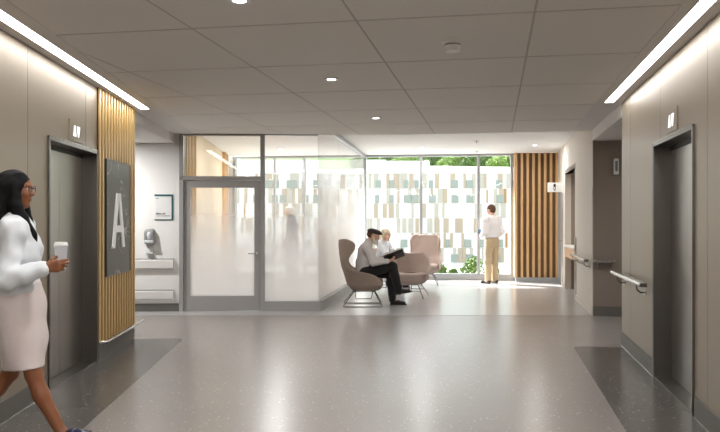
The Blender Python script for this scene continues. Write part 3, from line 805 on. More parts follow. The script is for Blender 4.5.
for n, (u, v_, Y) in enumerate(places):
    u += rng.uniform(-2, 2); v_ += rng.uniform(-1.0, 1.2)
    X = (u-360)/744*Y; zc = 1.43 + (220-v_)/744*Y
    sc = rng.uniform(.85, 1.15)
    zr = hill_z(Y) - .6
    t = thing('hillside_tree', 'leafy green tree in the %s row of the wooded hillside' % sides[Y], 'tree', FW, (X, Y, zr), group='hillside trees, %s row' % sides[Y])
    src = pm_[n % 4]
    c = src if n < 4 else src.copy()
    if n >= 4: COL.objects.link(c)
    c.parent = t; c.location = (0, 0, zc-zr); c.scale = (sc, sc, sc); c.rotation_euler = (0, 0, n*1.3)
    if n == 0:
        tk = M().tube([(0,0,-1.5),(.1,0,3),(0,.1,6.2)], [.35,.26,.16], 7).build('trunk', bark, t, smooth=True)
    else:
        k2 = tk.copy(); COL.objects.link(k2); k2.parent = t
# ================================================================== PEOPLE (implicit surfaces meshed with surface nets)
V3 = lambda *a: np.array(a, dtype=np.float32)
def cone(a, b, ra, rb, k=.03, sq=None, sub=False):
    return dict(t='c', a=V3(*a), b=V3(*b), ra=ra, rb=rb, k=k, sq=sq, sub=sub)
def ell(c, r, k=.02, R=None, sub=False):
    return dict(t='e', c=V3(*c), r=V3(*r), k=k, R=R, sub=sub)
def bounds(p):
    if p['t'] == 'c':
        m = max(p['ra'], p['rb']); lo = np.minimum(p['a'], p['b']) - m; hi = np.maximum(p['a'], p['b']) + m
    else:
        m = p['r'].max() if p['R'] is not None else p['r']
        lo = p['c'] - m; hi = p['c'] + m
    return lo, hi
def surface(name, prims, h, mat, parent, cuts=(), wrinkle=0.0, wf=22.0, matfn=None, seed=0):
    lo = np.min([bounds(p)[0] for p in prims if not p['sub']], axis=0) - 4*h
    hi = np.max([bounds(p)[1] for p in prims if not p['sub']], axis=0) + 4*h
    n = np.ceil((hi-lo)/h).astype(int) + 1
    F = np.full(n, .2, dtype=np.float32)
    ax = [lo[i] + h*np.arange(n[i], dtype=np.float32) for i in range(3)]
    for p in prims:
        l, u = bounds(p); pad = p['k'] + 3*h + .02
        i0 = np.maximum(((l-pad-lo)/h).astype(int), 0); i1 = np.minimum(((u+pad-lo)/h).astype(int)+2, n)
        if (i1 <= i0).any(): continue
        sl = tuple(slice(a, b) for a, b in zip(i0, i1))
        X = ax[0][sl[0]][:, None, None]; Y = ax[1][sl[1]][None, :, None]; Z = ax[2][sl[2]][None, None, :]
        if p['t'] == 'c':
            a, b = p['a'], p['b']; ab = b-a; L2 = max(float(ab@ab), 1e-9)
            qx, qy, qz = X-a[0], Y-a[1], Z-a[2]
            t = np.clip((qx*ab[0]+qy*ab[1]+qz*ab[2])/L2, 0, 1)
            qx, qy, qz = qx-t*ab[0], qy-t*ab[1], qz-t*ab[2]
            if p['sq']:
                nv, fct = p['sq']
                cmp_ = (qx*nv[0]+qy*nv[1]+qz*nv[2])*(1/fct-1)
                qx, qy, qz = qx+cmp_*nv[0], qy+cmp_*nv[1], qz+cmp_*nv[2]
            d = np.sqrt(qx*qx+qy*qy+qz*qz) - (p['ra']+(p['rb']-p['ra'])*t)
        else:
            qx, qy, qz = np.broadcast_arrays(X-p['c'][0], Y-p['c'][1], Z-p['c'][2])
            if p['R'] is not None:
                R = p['R']
                qx, qy, qz = (qx*R[0][0]+qy*R[0][1]+qz*R[0][2], qx*R[1][0]+qy*R[1][1]+qz*R[1][2], qx*R[2][0]+qy*R[2][1]+qz*R[2][2])
            r = p['r']
            k0 = np.sqrt((qx/r[0])**2+(qy/r[1])**2+(qz/r[2])**2)
            k1 = np.sqrt((qx/r[0]**2)**2+(qy/r[1]**2)**2+(qz/r[2]**2)**2)+1e-9
            d = k0*(k0-1)/k1
        d = d.astype(np.float32); G = F[sl]; k = max(p['k'], 1e-4)
        if p['sub']:
            hh = np.clip(.5-.5*(d+G)/k, 0, 1); F[sl] = G+(-d-G)*hh + k*hh*(1-hh)
        else:
            hh = np.clip(.5+.5*(d-G)/k, 0, 1); F[sl] = d+(G-d)*hh - k*hh*(1-hh)
    X = ax[0][:, None, None]; Y = ax[1][None, :, None]; Z = ax[2][None, None, :]
    if wrinkle:
        s = seed*1.7
        F += wrinkle*(np.sin(wf*(X*1.1+Z*.9+Y*.3)+s+2.0*np.sin(wf*.35*(Z-X)+s))*.5 + np.sin(wf*1.7*(Z*.8-X*.7+Y*.6)+s*2+1.5*np.sin(wf*.4*(X+Y)))*.35).astype(np.float32)
    for (nx, ny, nz, dd) in cuts:          # keep where n.p <= d
        F = np.maximum(F, nx*X+ny*Y+nz*Z-dd)
    F[0] = F[-1] = .1; F[:, 0] = F[:, -1] = .1; F[:, :, 0] = F[:, :, -1] = .1
    S = F < 0
    # one vertex per cell the surface passes through
    c = S[:-1,:-1,:-1].astype(np.int8)
    tot = np.zeros(c.shape, np.int8)
    for dx in (0,1):
        for dy in (0,1):
            for dz in (0,1):
                tot += S[dx:n[0]-1+dx, dy:n[1]-1+dy, dz:n[2]-1+dz]
    act = (tot > 0) & (tot < 8)
    idx = -np.ones(c.shape, np.int64); cells = np.argwhere(act); idx[act] = np.arange(len(cells))
    acc = np.zeros((len(cells), 3)); cnt = np.zeros(len(cells))
    i, j, k = cells.T
    offs = [(a, b, c_) for a in (0,1) for b in (0,1) for c_ in (0,1)]
    for a in offs:
        for axis in range(3):
            if a[axis] == 1: continue
            b = list(a); b[axis] = 1
            fa = F[i+a[0], j+a[1], k+a[2]]; fb = F[i+b[0], j+b[1], k+b[2]]
            m = (fa < 0) != (fb < 0)
            t = np.where(m, fa/np.where(m, fa-fb, 1), 0)
            for q in range(3):
                acc[:, q] += np.where(m, a[q] + (t if q == axis else 0), 0)
            cnt += m
    verts = lo + h*(cells + acc/cnt[:, None])
    faces = []
    for axis in range(3):
        s0 = [slice(0, -1)]*3; s1 = [slice(0, -1)]*3
        A = S.take(range(0, n[axis]-1), axis); B = S.take(range(1, n[axis]), axis)
        e = np.argwhere(A != B)
        u, v = (axis+1) % 3, (axis+2) % 3
        ok = (e[:, u] > 0) & (e[:, v] > 0) & (e[:, u] < n[u]-1) & (e[:, v] < n[v]-1)
        e = e[ok]
        def cell(du, dv):
            q = e.copy(); q[:, u] += du; q[:, v] += dv
            return idx[q[:, 0], q[:, 1], q[:, 2]]
        f = np.stack([cell(-1,-1), cell(0,-1), cell(0,0), cell(-1,0)], 1)
        flip = ~S[e[:, 0], e[:, 1], e[:, 2]]
        f[flip] = f[flip][:, ::-1]
        faces.append(f[(f >= 0).all(1)])
    faces = np.concatenate(faces)
    # light relaxation
    me = bpy.data.meshes.new(name); me.from_pydata(verts.tolist(), [], faces.tolist())
    for m_ in (mat if isinstance(mat, (list, tuple)) else [mat]): me.materials.append(m_)
    bm = bmesh.new(); bm.from_mesh(me)
    bmesh.ops.smooth_vert(bm, verts=bm.verts, factor=.5, use_axis_x=True, use_axis_y=True, use_axis_z=True)
    bm.to_mesh(me); bm.free()
    if matfn:
        cen = np.zeros(len(me.polygons)*3); me.polygons.foreach_get('center', cen)
        me.polygons.foreach_set('material_index', matfn(cen.reshape(-1, 3)).astype(int).tolist())
    me.polygons.foreach_set('use_smooth', [True]*len(me.polygons))
    o = bpy.data.objects.new(name, me); COL.objects.link(o); o.parent = parent
    return o
def rot(yaw, pitch=0, roll=0):
    """rows: forward, left, up of a head turned by yaw and tipped down by pitch"""
    m = Matrix.Rotation(yaw, 3, 'Z') @ Matrix.Rotation(pitch, 3, 'Y') @ Matrix.Rotation(roll, 3, 'X')
    return np.array(m.transposed())
def mul(c, R, p, s=1.0):
    return tuple(np.array(c) + s*(p[0]*R[0]+p[1]*R[1]+p[2]*R[2]))
def head(c, R, s=1.0, neck=None, nr=.052, fem=False):
    P = lambda *p: mul(c, R, p, s)
    E = lambda p, r, k: ell(P(*p), [q*s for q in r], k*s, R)
    pr = [E((-.012,0,.032), (.097,.074,.084), .03), E((.030,0,-.012), (.062,.060,.088), .03), E((.022,0,-.062), (.056,.050,.050), .03),
          E((.062,0,-.092), (.022,.026,.018), .02),
          cone(P(.086,0,.018), P(.104,0,-.018), .008*s, .013*s, .012*s),
          E((.098,.011,-.022), (.011,.009,.008), .006), E((.098,-.011,-.022), (.011,.009,.008), .006),
          E((.082,.026,.034), (.012,.026,.009), .012), E((.082,-.026,.034), (.012,.026,.009), .012),
          E((.070,.036,-.018), (.020,.020,.020), .02), E((.070,-.036,-.018), (.020,.020,.020), .02),
          E((.086,0,-.048), (.013,.024,.006), .006), E((.084,0,-.059), (.013,.021,.007), .006),
          E((-.004,.074,-.004), (.020,.009,.031), .006), E((-.004,-.074,-.004), (.020,.009,.031), .006)]
    pr.append(ell(P(.088,.031,.014), [.010*s]*3, .006*s, R, sub=True)); pr.append(ell(P(.088,-.031,.014), [.010*s]*3, .006*s, R, sub=True))
    if neck is not None: pr.append(cone(P(-.028,0,-.055), neck, nr, nr*1.12, .03))
    return pr
def eyes(c, R, parent, s=1.0):
    for sg in (1, -1):
        q = M(); p = mul(c, R, (.077, .031*sg, .014), s)
        q.lathe([(.0001,-.0115),(.006,-.0098),(.010,-.006),(.0115,0),(.010,.006),(.006,.0098),(.0001,.0115)], 12, p); q.cur = 1
        p2 = mul(c, R, (.085, .031*sg, .014), s)
        q.lathe([(.0001,-.0052),(.0040,-.0035),(.0052,0),(.0040,.0035),(.0001,.0052)], 10, p2)
        q.build('eye', [MT['white'], MT['black']], parent, smooth=True)
def unit(v): v = np.array(v, float); return v/np.linalg.norm(v)
def hand(w, d, n, t, curl=.35, s=1.0, thumb=.5, spread=.0):
    """w wrist, d towards the fingers, n out of the palm, t towards the thumb"""
    w = np.array(w, float); d = unit(d); n = unit(np.array(n) - d*np.dot(d, n)); t = np.array(t, float); t = unit(t - d*np.dot(d, t) - n*np.dot(n, t))
    pr = []
    for q, (off, ln, r) in enumerate(((.030,.074,.0090), (.010,.082,.0092), (-.010,.076,.0088), (-.029,.060,.0078))):
        k0 = w + s*(d*(.088-.006*abs(q-1)) + t*off)
        pr.append(cone(w + s*t*off*.55, k0, .0145*s, .0125*s, .014*s))
        dd = unit(d + t*off*spread*8); p = k0; a = curl*(.8+.12*q)
        for seg in (.42, .32, .26):
            ang = a; dd2 = unit(dd*math.cos(ang) + n*math.sin(ang)); nn = unit(n*math.cos(ang) - dd*math.sin(ang))
            p2 = p + dd2*ln*seg*s
            pr.append(cone(p, p2, r*s, r*.93*s, .0035*s)); p = p2; dd = dd2; n_ = n; n = nn
        n = unit(n_); n = unit(np.cross(np.cross(d, n), d)) if False else n
        n = _n0(w, d, n, t, pr)
    th0 = w + s*(d*.022 + t*.022); n = _palm[0]
    th1 = th0 + s*.040*unit(d*.65 + t*.75 + n*.25*thumb*2); th2 = th1 + s*.034*unit(d*.8 + t*.25 + n*.75*thumb*2); th3 = th2 + s*.026*unit(d*.9 + n*.8*thumb*2)
    pr += [cone(th0, th1, .015*s, .0115*s, .012*s), cone(th1, th2, .0112*s, .010*s, .004*s), cone(th2, th3, .010*s, .0088*s, .004*s)]
    return pr
_palm = [None]
def _n0(w, d, n, t, pr): return _palm[0]
_hand = hand
def hand(w, d, n, t, **k):
    d_ = unit(d); _palm[0] = unit(np.array(n) - d_*np.dot(d_, n))
    return _hand(w, d, _palm[0], t, **k)
def arm(s_, e, w, rs=.046, re=.037, rw=.026):
    m = np.array(e)*.6 + np.array(w)*.4
    return [cone(s_, e, rs, re, .03), cone(e, m, re, re*.98, .02), cone(m, w, re*.98, rw, .02)]
def leg(hp, k, a, rh=.085, rk=.054, ra=.036, back=(-1,0,0)):
    k_, a_ = np.array(k), np.array(a)
    m = k_*.66 + a_*.34 + np.array(back)*.014
    return [cone(hp, k, rh, rk, .03), cone(k, m, rk*.95, rk*.98, .02), cone(m, a, rk*.96, ra, .02)]
def torso(J, wp=.145, ww=.125, wc=.150, d=.66, k=.04):
    F_ = J['F']
    nk = J['neck']
    return [cone(np.array(J['hipL'])*.6+np.array(J['hipR'])*.4, np.array(J['hipR'])*.6+np.array(J['hipL'])*.4, wp*.80, wp*.80, k),
            cone(J['pelvis'], J['waist'], wp, ww, k, (F_, d)), cone(J['waist'], J['chest'], ww, wc, k, (F_, d)),
            cone(J['shL'], J['shR'], .055, .055, k), cone(J['chest'], nk, wc*.62, .055, k, (F_, .8))]
def grow(prims, g, k=None):
    out = []
    for p in prims:
        q = dict(p)
        if q['t'] == 'c': q['ra'] += g; q['rb'] += g
        else: q['r'] = q['r'] + g
        if k: q['k'] = k
        out.append(q)
    return out
def shoe(parent, heel, toe, mat, up=(0,0,1), hh=0.0, w=.040, ankle=None, pump=False):
    heel = np.array(heel, float); toe = np.array(toe, float); u = unit(up)
    d = unit(toe-heel); sd = np.cross(u, d)
    Lh = np.linalg.norm(toe-heel)
    pr = [cone(heel+d*.035+u*.030, heel+d*Lh*.45+u*.036, .036, .040, .03), cone(heel+d*Lh*.45+u*.034, toe-d*.048+u*.024, .042, .034, .03, (tuple(u), .8)),
          ]
    if not pump: pr.append(cone(heel+d*.045+u*.05, heel+d*.06+u*.085, .036, .038, .03))
    z0 = float(np.dot(u, heel))
    sh = surface('shoe', pr, .006 if not pump else .005, mat, parent, cuts=[(-u[0], -u[1], -u[2], -z0-.0)])
    sole = M()
    outl = []
    for k in range(20):
        a = 2*PI*k/20
        x = Lh/2 + (Lh/2+.004)*math.cos(a); wd = (w*.78 + .010*math.cos(a-.6))*math.copysign(abs(math.sin(a))**.7, math.sin(a))
        outl.append((x, wd))
    lo_ = [heel + d*x + sd*y - u*.010 for x, y in outl]; hi_ = [heel + d*x + sd*y + u*.008 for x, y in outl]
    n = len(outl)
    sole.add(lo_+hi_, [tuple(range(n))[::-1], tuple(range(n, 2*n))] + [(i, (i+1) % n, n+(i+1) % n, n+i) for i in range(n)])
    if hh:
        b = heel + d*.02
        sole.tube([b - u*.005, b + d*.004 - u*hh*.5, b - u*hh], [.020, .009, .007], 10)
    sole.build('sole', MT['black'], sh)
    return sh

cloth = lambda n, c, **k: pm(n, c, .85, var=.04, scale=30, bump=.2, bscale=700, sheen=.15, **k)
skin_d = pm('skin_brown', rgb(141,88,58), .45, var=.05, scale=20)
skin_l = pm('skin_fair', rgb(214,168,142), .5, var=.05, scale=20)
hair_b = pm('hair_black', rgb(8,7,9), .62, var=.3, scale=30, stretch=(6,6,.4), spec=.18)
hair_w = pm('hair_white', rgb(226,220,212), .7, var=.1, scale=40, bump=.4, bscale=120)
hair_br = pm('hair_brown', rgb(92,62,42), .7, var=.2, scale=40, bump=.4, bscale=120)
hair_bl = pm('hair_blonde', rgb(232,214,186), .7, var=.12, scale=40, bump=.4, bscale=120)
c_white = cloth('white_knit', rgb(232,236,240)); c_blue = cloth('pale_blue_blouse', rgb(206,220,238)); c_pink = cloth('blush_skirt', rgb(222,208,205))
c_grey = cloth('grey_sweater', rgb(214,208,205)); c_black = cloth('black_trousers', rgb(24,23,24)); c_shirt = cloth('white_shirt', rgb(236,232,232))
c_khaki = cloth('khaki_trousers', rgb(190,168,134)); c_cap = cloth('flat_cap', rgb(64,56,50)); c_coat = cloth('charcoal_coat', rgb(58,58,66)); c_pattern = cloth('dark_skirt', rgb(84,80,82))
c_navy = pm('navy_leather', rgb(30,32,66), .25, var=.1, coat=.4); c_shoe = pm('black_leather', rgb(26,23,22), .3, var=.1); c_brown = pm('dark_brown_leather', rgb(52,36,30), .35, var=.1)

# ---------------------------------------------------------------- the woman with the cup
W = thing('person', 'person in white cardigan and blush skirt walking with a paper cup', 'person', FW, (-2.07, 4.6, 0))
J = dict(F=(1,0,0), pelvis=(-.03,0,.94), waist=(-.05,0,1.08), chest=(-.05,0,1.27), neck=(-.07,0,1.45), shL=(-.09,.150,1.38), shR=(-.005,-.150,1.37), hipL=(-.04,.085,.92), hipR=(-.02,-.085,.92))
hc = (-.055, .0, 1.612); HR = rot(math.radians(4), math.radians(2))
eR, wR = (.0,-.225,1.085), (.205,-.185,1.145); eL, wL = (-.15,.215,1.10), (-.16,.235,.88)
kR, aR = (.085,-.075,.49), (.262,-.075,.125); kL, aL = (-.13,.085,.47), (-.335,.09,.205)
tr = torso(J, .135, .112, .132, .74)
bust = [ell((.012,0,1.235), (.068,.105,.085), .05)]
hn = hand(wR, (1, .03, .16), (-.05,1,.05), (0,.1,1), curl=.60, s=.92, thumb=.55)
armR, armL = arm(J['shR'], eR, wR), arm(J['shL'], eL, wL)
legR, legL = leg(J['hipR'], kR, aR, .080, .050, .031), leg(J['hipL'], kL, aL, .080, .050, .031, (-.7,0,-.5))
feet = [cone(aR, (.235,-.075,.095), .034, .028, .03), cone((.255,-.075,.10), (.43,-.075,.125), .030, .022, .03), cone(aL, (-.365,.09,.17), .034, .028, .03), cone((-.35,.09,.165), (-.285,.09,.05), .030, .024, .03)]
surface('body', tr + bust + armR + armL + legR + legL + feet + hn + hand(wL, (.1,.05,-1), (.0,-1,0), (1,0,0), curl=.25, s=.92) + head(hc, HR, .97, J['neck'], .044), .0065, skin_d, W)
eyes(hc, HR, W, .97)
# hair: long and straight, tucked behind the face
P = lambda *p: mul(hc, HR, p)
hairp = [ell(P(-.022,0,.038), (.104,.088,.092), .03, HR), cone(P(-.055,.045,.02), P(-.085,.06,-.20), .058, .055, .04), cone(P(-.055,-.045,.02), P(-.075,-.07,-.20), .058, .058, .04),
         cone(P(-.075,0,.0), P(-.12,0,-.30), .075, .05, .04, ((1,0,0), .8)), cone(P(.012,-.068,.03), P(.030,-.080,-.10), .032, .036, .03), cone(P(.030,-.080,-.10), (.02,-.075,1.44), .034, .028, .03), cone((.02,-.075,1.44), (.066,-.035,1.34), .028, .020, .03), cone((.066,-.035,1.34), (.083,-.03,1.27), .020, .008, .02),
         cone(P(.0,.068,.03), P(.015,.080,-.10), .030, .034, .03), cone(P(.015,.080,-.10), P(.075,.075,-.23), .034, .020, .03), cone(P(-.07,-.06,-.18), P(-.05,-.10,-.235), .05, .03, .03),
         ell(P(.140,0,-.03), (.085,.066,.105), .02, HR, sub=True)]
surface('hair', hairp, .0065, hair_b, W, wrinkle=.0022, wf=70)
# clothes
surface('blouse', grow(tr[1:4], .012) + grow(bust, .014) + [cone(J['chest'], (-.06,0,1.41), .10, .07, .04, ((1,0,0), .8))], .008, c_blue, W, cuts=[(0,0,-1,-1.01)], wrinkle=.003)
card = grow(tr[1:4], .020, .06) + grow(bust, .020, .05) + [cone(J['chest'], (-.065,0,1.42), .120, .080, .06, ((1,0,0), .8))] + \
       [cone(J['shR'], eR, .054, .062, .06), cone((-.05,-.05,1.42), J['shR'], .05, .052, .06), cone(eR, np.array(wR)*.55+np.array(eR)*.45, .062, .052, .04), cone(np.array(wR)*.5+np.array(eR)*.5, np.array(wR)-V3(.012,0,.006), .050, .040, .03), cone(np.array(wR)-V3(.030,0,.008), np.array(wR)-V3(.008,0,.002), .043, .041, .006)] + \
       [cone(J['shL'], eL, .066, .062, .05), cone(eL, np.array(wL)+V3(-.01,0,.02), .058, .042, .04)] + \
       [cone((-.06,0,1.12), (-.05,0,1.00), .142, .150, .04, ((1,0,0), .80)), cone((-.11,-.06,1.05), (-.15,-.075,.93), .05, .035, .03), cone((.03,-.09,1.06), (.05,-.10,1.03), .05, .045, .03),
        ell((.150,.10,1.30), (.075,.085,.24), .01, sub=True)]
surface('cardigan', card, .0065, c_white, W, cuts=[(.12,0,-1,-.925)], wrinkle=.008, wf=40, seed=2)
sk = [cone((-.025,.0,1.02), (-.03,0,.90), .136, .162, .03, ((1,0,0), .80)), cone((-.03,0,.90), (-.015,0,.70), .162, .152, .05, ((1,0,0), .88)),
      cone((-.015,-.06,.80), (.048,-.07,.52), .098, .088, .06), cone((-.04,.06,.80), (-.085,.075,.53), .095, .083, .06), cone((-.01,0,.72), (-.012,0,.49), .130, .118, .05)]
surface('skirt', sk, .0065, c_pink, W, cuts=[(0,0,1,1.05),(.10,0,-1,-.522)], wrinkle=.0035, wf=20, seed=5)
shoe(W, (.225,-.075,.072), (.465,-.075,.108), c_navy, up=(-.12,0,1), hh=.072, w=.036, pump=True)
shoe(W, (-.395,.09,.165), (-.262,.09,.016), c_navy, up=(.74,0,.67), hh=.05, w=.036, pump=True)
g = M(); G = lambda *p: mul(hc, HR, p)
for sg in (1, -1):
    ring = [G(.098-.004*abs(math.cos(2*PI*k/18)), sg*.034+.026*math.cos(2*PI*k/18), .012+.020*math.sin(2*PI*k/18)) for k in range(18)]
    g.tube(ring, .0018, 6, closed=True)
    g.tube([G(.094, sg*.060, .018), G(.05, sg*.074, .018), G(-.01, sg*.080, .014), G(-.02, sg*.080, -.006)], .0022, 6)
g.tube([G(.098,.009,.016), G(.103,0,.019), G(.098,-.009,.016)], .002, 6)
g.build('eyeglasses', MT['black'], W, smooth=True)
cup = thing('paper_cup', 'tall white paper coffee cup held in the hand of the person walking', 'cup', FW, (-2.07+.272, 4.6-.127, 1.128))
M().lathe([(.0001,0),(.028,0),(.0285,.004),(.040,.148),(.0415,.150),(.039,.152),(.0001,.15)], 32).build('cup_body', pm('paper_white', rgb(228,231,240), .6, var=.01), cup, smooth=True, sharp=40)
M().lathe([(.0435,.146),(.0445,.150),(.0435,.158),(.041,.160),(.0385,.172),(.036,.173),(.034,.168),(.0001,.168)], 32).build('lid', MT['white'], cup, smooth=True, sharp=40)

cup.scale = (.93, .93, .98)
# ---------------------------------------------------------------- the reading man
Q = thing('person', 'person in flat cap and grey sweater seated reading with legs crossed', 'person', FW, (.12, 12.45, 0))
J = dict(F=(1,0,0), pelvis=(-.05,0,.585), waist=(-.065,0,.70), chest=(-.035,0,.88), neck=(.015,0,1.03), shL=(-.01,.175,.985), shR=(-.01,-.175,.985), hipL=(-.03,.09,.565), hipR=(-.03,-.09,.565))
hc = (.105, -.01, 1.165); HR = rot(math.radians(-14), math.radians(14))
eR, wR = (.10,-.235,.735), (.335,-.155,.745); eL, wL = (.10,.235,.745), (.35,.155,.755)
kR, aR = (.425,-.05,.655), (.53,-.03,.255); kL, aL = (.405,.085,.515), (.425,.07,.105)
tr = torso(J, .15, .145, .155, .74)
armR, armL = arm(J['shR'], eR, wR, .05), arm(J['shL'], eL, wL, .05)
legR, legL = leg(J['hipR'], kR, aR, .085, .058, .036), leg(J['hipL'], kL, aL, .085, .058, .036)
hands = hand(wR, (.85,.15,.30), (0,.5,.8), (-.2,.8,-.5), curl=.38, thumb=.4) + hand(wL, (.85,-.15,.30), (0,-.5,.8), (-.2,-.8,-.5), curl=.38, thumb=.4)
surface('body', tr + armR + armL + legR + legL + [cone(aR,(.62,-.03,.235),.036,.03,.03), cone(aL,(.53,.07,.05),.036,.03,.03)] + hands + head(hc, HR, 1.0, J['neck'], .052), .008, skin_l, Q)
eyes(hc, HR, Q)
P = lambda *p: mul(hc, HR, p)
surface('beard', [ell(P(.045,0,-.075), (.052,.056,.052), .02, HR), ell(P(.072,0,-.100), (.034,.036,.036), .02, HR), cone(P(.02,.064,-.01), P(.03,.056,-.06), .014, .02, .02), cone(P(.02,-.064,-.01), P(.03,-.056,-.06), .014, .02, .02), ell(P(.092,0,-.036), (.012,.03,.008), .008, HR), ell(P(.112,0,-.052), (.024,.022,.0075), .004, HR, sub=True)], .006, hair_w, Q, wrinkle=.002, wf=90)
surface('hair', [ell(P(-.03,0,.015), (.088,.080,.075), .02, HR), ell(P(.09,0,-.03), (.10,.10,.10), .01, HR, sub=True)], .007, hair_br, Q)
surface('flat_cap', [ell(P(-.015,0,.068), (.110,.094,.052), .03, HR), ell(P(.055,0,.070), (.075,.080,.034), .03, HR), ell(P(.105,0,.058), (.045,.062,.010), .015, HR), ell(P(.0,0,-.01), (.3,.3,.052), .01, HR, sub=True)], .006, c_cap, Q)
sw = grow(tr, .018, .05) + [cone(J['shR'], eR, .075, .062, .05), cone(eR, wR, .060, .042, .04), cone(J['shL'], eL, .075, .062, .05), cone(eL, wL, .060, .042, .04), cone(J['neck'], (.028,0,1.065), .072, .066, .03), cone((-.05,0,.62), (-.04,0,.55), .165, .165, .04, ((1,0,0), .85))]
surface('sweater', sw, .008, c_grey, Q, cuts=[(.25,0,-1,-.515)], wrinkle=.005, wf=24, seed=3)
tp = grow(legR + legL, .016, .035) + [cone(J['hipL'], J['hipR'], .115, .115, .05), cone(kR, (.54,-.03,.235), .070, .056, .03), cone(kL, (.425,.07,.085), .070, .058, .03)]
ta = surface('trousers', tp, .008, c_black, Q, wrinkle=.004, wf=22, seed=4)
shoe(Q, (.475,-.03,.190), (.745,-.03,.235), c_shoe, up=(-.16,0,1))
shoe(Q, (.385,.07,.012), (.665,.07,.012), c_shoe)
# open magazine
mg = thing('magazine', 'open magazine with dark cover held by the seated person in the flat cap', 'magazine', FW, (.12+.47, 12.43, .775))
mg.rotation_euler = (0, math.radians(-20), 0)
page = pm('magazine_page', rgb(206,198,192), .5, var=.35, scale=22, detail=5); cover = pm('magazine_cover', rgb(42,34,36), .35, var=.1)
for sg in (1, -1):
    a, b = M(), M()
    prof = [(0, .0), (.035*sg, .026), (.09*sg, .075), (.165*sg, .135)]
    a.grid([[(x, y, z+.004) for y, z in prof] for x in (-.165, -.06, .06, .165)])
    b.grid([[(x, y*1.02, z*1.0-.004) for y, z in prof] for x in (-.17, -.06, .06, .17)])
    pa = a.build('page', page, mg, smooth=True); so_ = pa.modifiers.new('thick', 'SOLIDIFY'); so_.thickness = .005
    pb_ = b.build('cover', cover, mg, smooth=True); so_ = pb_.modifiers.new('thick', 'SOLIDIFY'); so_.thickness = .002

# ---------------------------------------------------------------- the white haired woman by the window
Q = thing('person', 'person in white blouse seated by the window with a hand raised to the cheek', 'person', FW, (.50, 16.02, 0), math.radians(-35))
J = dict(F=(1,0,0), pelvis=(-.05,0,.575), waist=(-.04,0,.68), chest=(.0,0,.84), neck=(.03,0,.965), shL=(.01,.155,.925), shR=(.01,-.155,.925), hipL=(-.03,.08,.56), hipR=(-.03,-.08,.56))
hc = (.085, -.01, 1.115); HR = rot(math.radians(10), math.radians(12))
eR, wR = (.20,-.20,.74), (.175,-.10,.985); eL, wL = (.10,.21,.70), (.30,.06,.66)
kR, aR = (.40,-.075,.545), (.43,-.09,.10); kL, aL = (.40,.075,.545), (.43,.09,.10)
tr = torso(J, .14, .12, .135, .74)
armR, armL = arm(J['shR'], eR, wR, .044, .035), arm(J['shL'], eL, wL, .044, .035)
legs = leg(J['hipR'], kR, aR, .08, .054, .034) + leg(J['hipL'], kL, aL, .08, .054, .034)
surface('body', tr + armR + armL + legs + [cone(aR,(.52,-.09,.05),.033,.028,.03), cone(aL,(.52,.09,.05),.033,.028,.03)] + hand(wR, (-.1,.15,1), (-.4,.9,0), (-.9,-.3,0), curl=.4, s=.92) + hand(wL, (.9,-.3,-.1), (0,0,-1), (0,-1,0), curl=.3, s=.92) + head(hc, HR, .97, J['neck'], .045), .009, skin_l, Q)
eyes(hc, HR, Q, .97)
P = lambda *p: mul(hc, HR, p)
surface('hair', [ell(P(-.028,0,.030), (.106,.094,.098), .03, HR), ell(P(-.06,0,-.03), (.07,.085,.075), .03, HR), ell(P(.115,0,-.035), (.085,.066,.10), .02, HR, sub=True)], .009, hair_bl, Q, wrinkle=.004, wf=60)
surface('blouse', grow(tr, .017, .05) + [cone(J['shR'], eR, .066, .06, .05), cone(eR, np.array(wR)-V3(0,0,.03), .058, .042, .04), cone(J['shL'], eL, .066, .06, .05), cone(eL, np.array(wL)-V3(.03,-.02,0), .056, .042, .04)], .009, c_white, Q, cuts=[(0,0,-1,-.54)], wrinkle=.005, wf=24)
surface('trousers', grow(legs, .014, .04) + [cone(J['hipL'], J['hipR'], .105, .105, .05), cone(kR, aR, .062, .052, .03), cone(kL, aL, .062, .052, .03)], .009, c_pattern, Q, wrinkle=.004)
for y in (-.09, .09): shoe(Q, (.385, y, .012), (.62, y, .012), c_shoe)

# ---------------------------------------------------------------- the man standing at the window
Q = thing('person', 'person in white shirt and khaki trousers standing with back turned at the window', 'person', FW, (2.965, 16.75, 0), math.radians(122))
J = dict(F=(1,0,0), pelvis=(-.01,0,.98), waist=(-.01,0,1.10), chest=(-.01,0,1.31), neck=(.0,0,1.50), shL=(-.01,.168,1.445), shR=(-.01,-.168,1.445), hipL=(0,.09,.95), hipR=(0,-.09,.95))
hc = (.03, 0, 1.655); HR = rot(math.radians(12), math.radians(4))
eL, wL = (.0,.212,1.15), (.18,.15,1.06); eR, wR = (-.08,-.222,1.17), (.08,-.195,1.00)
kL, aL = (.01,.105,.51), (-.015,.115,.09); kR, aR = (.02,-.10,.51), (.02,-.115,.09)
tr = torso(J, .150, .140, .160, .68)
armR, armL = arm(J['shR'], eR, wR, .05), arm(J['shL'], eL, wL, .05)
legs = leg(J['hipR'], kR, aR) + leg(J['hipL'], kL, aL)
surface('body', tr + armR + armL + legs + [cone(aR,(.12,-.12,.05),.036,.03,.03), cone(aL,(.085,.125,.05),.036,.03,.03)] + hand(wL, (.9,-.1,.35), (0,-1,.1), (-.3,0,1), curl=.45) + hand(wR, (.35,.1,-1), (0,1,0), (1,0,.3), curl=.15) + head(hc, HR, .99, J['neck'], .055), .009, skin_l, Q)
eyes(hc, HR, Q)
P = lambda *p: mul(hc, HR, p)
surface('hair', [ell(P(-.018,0,.042), (.103,.082,.084), .02, HR), ell(P(-.05,0,-.01), (.066,.074,.07), .02, HR), ell(P(.125,0,-.035), (.095,.09,.115), .015, HR, sub=True)], .008, hair_br, Q, wrinkle=.002, wf=80)
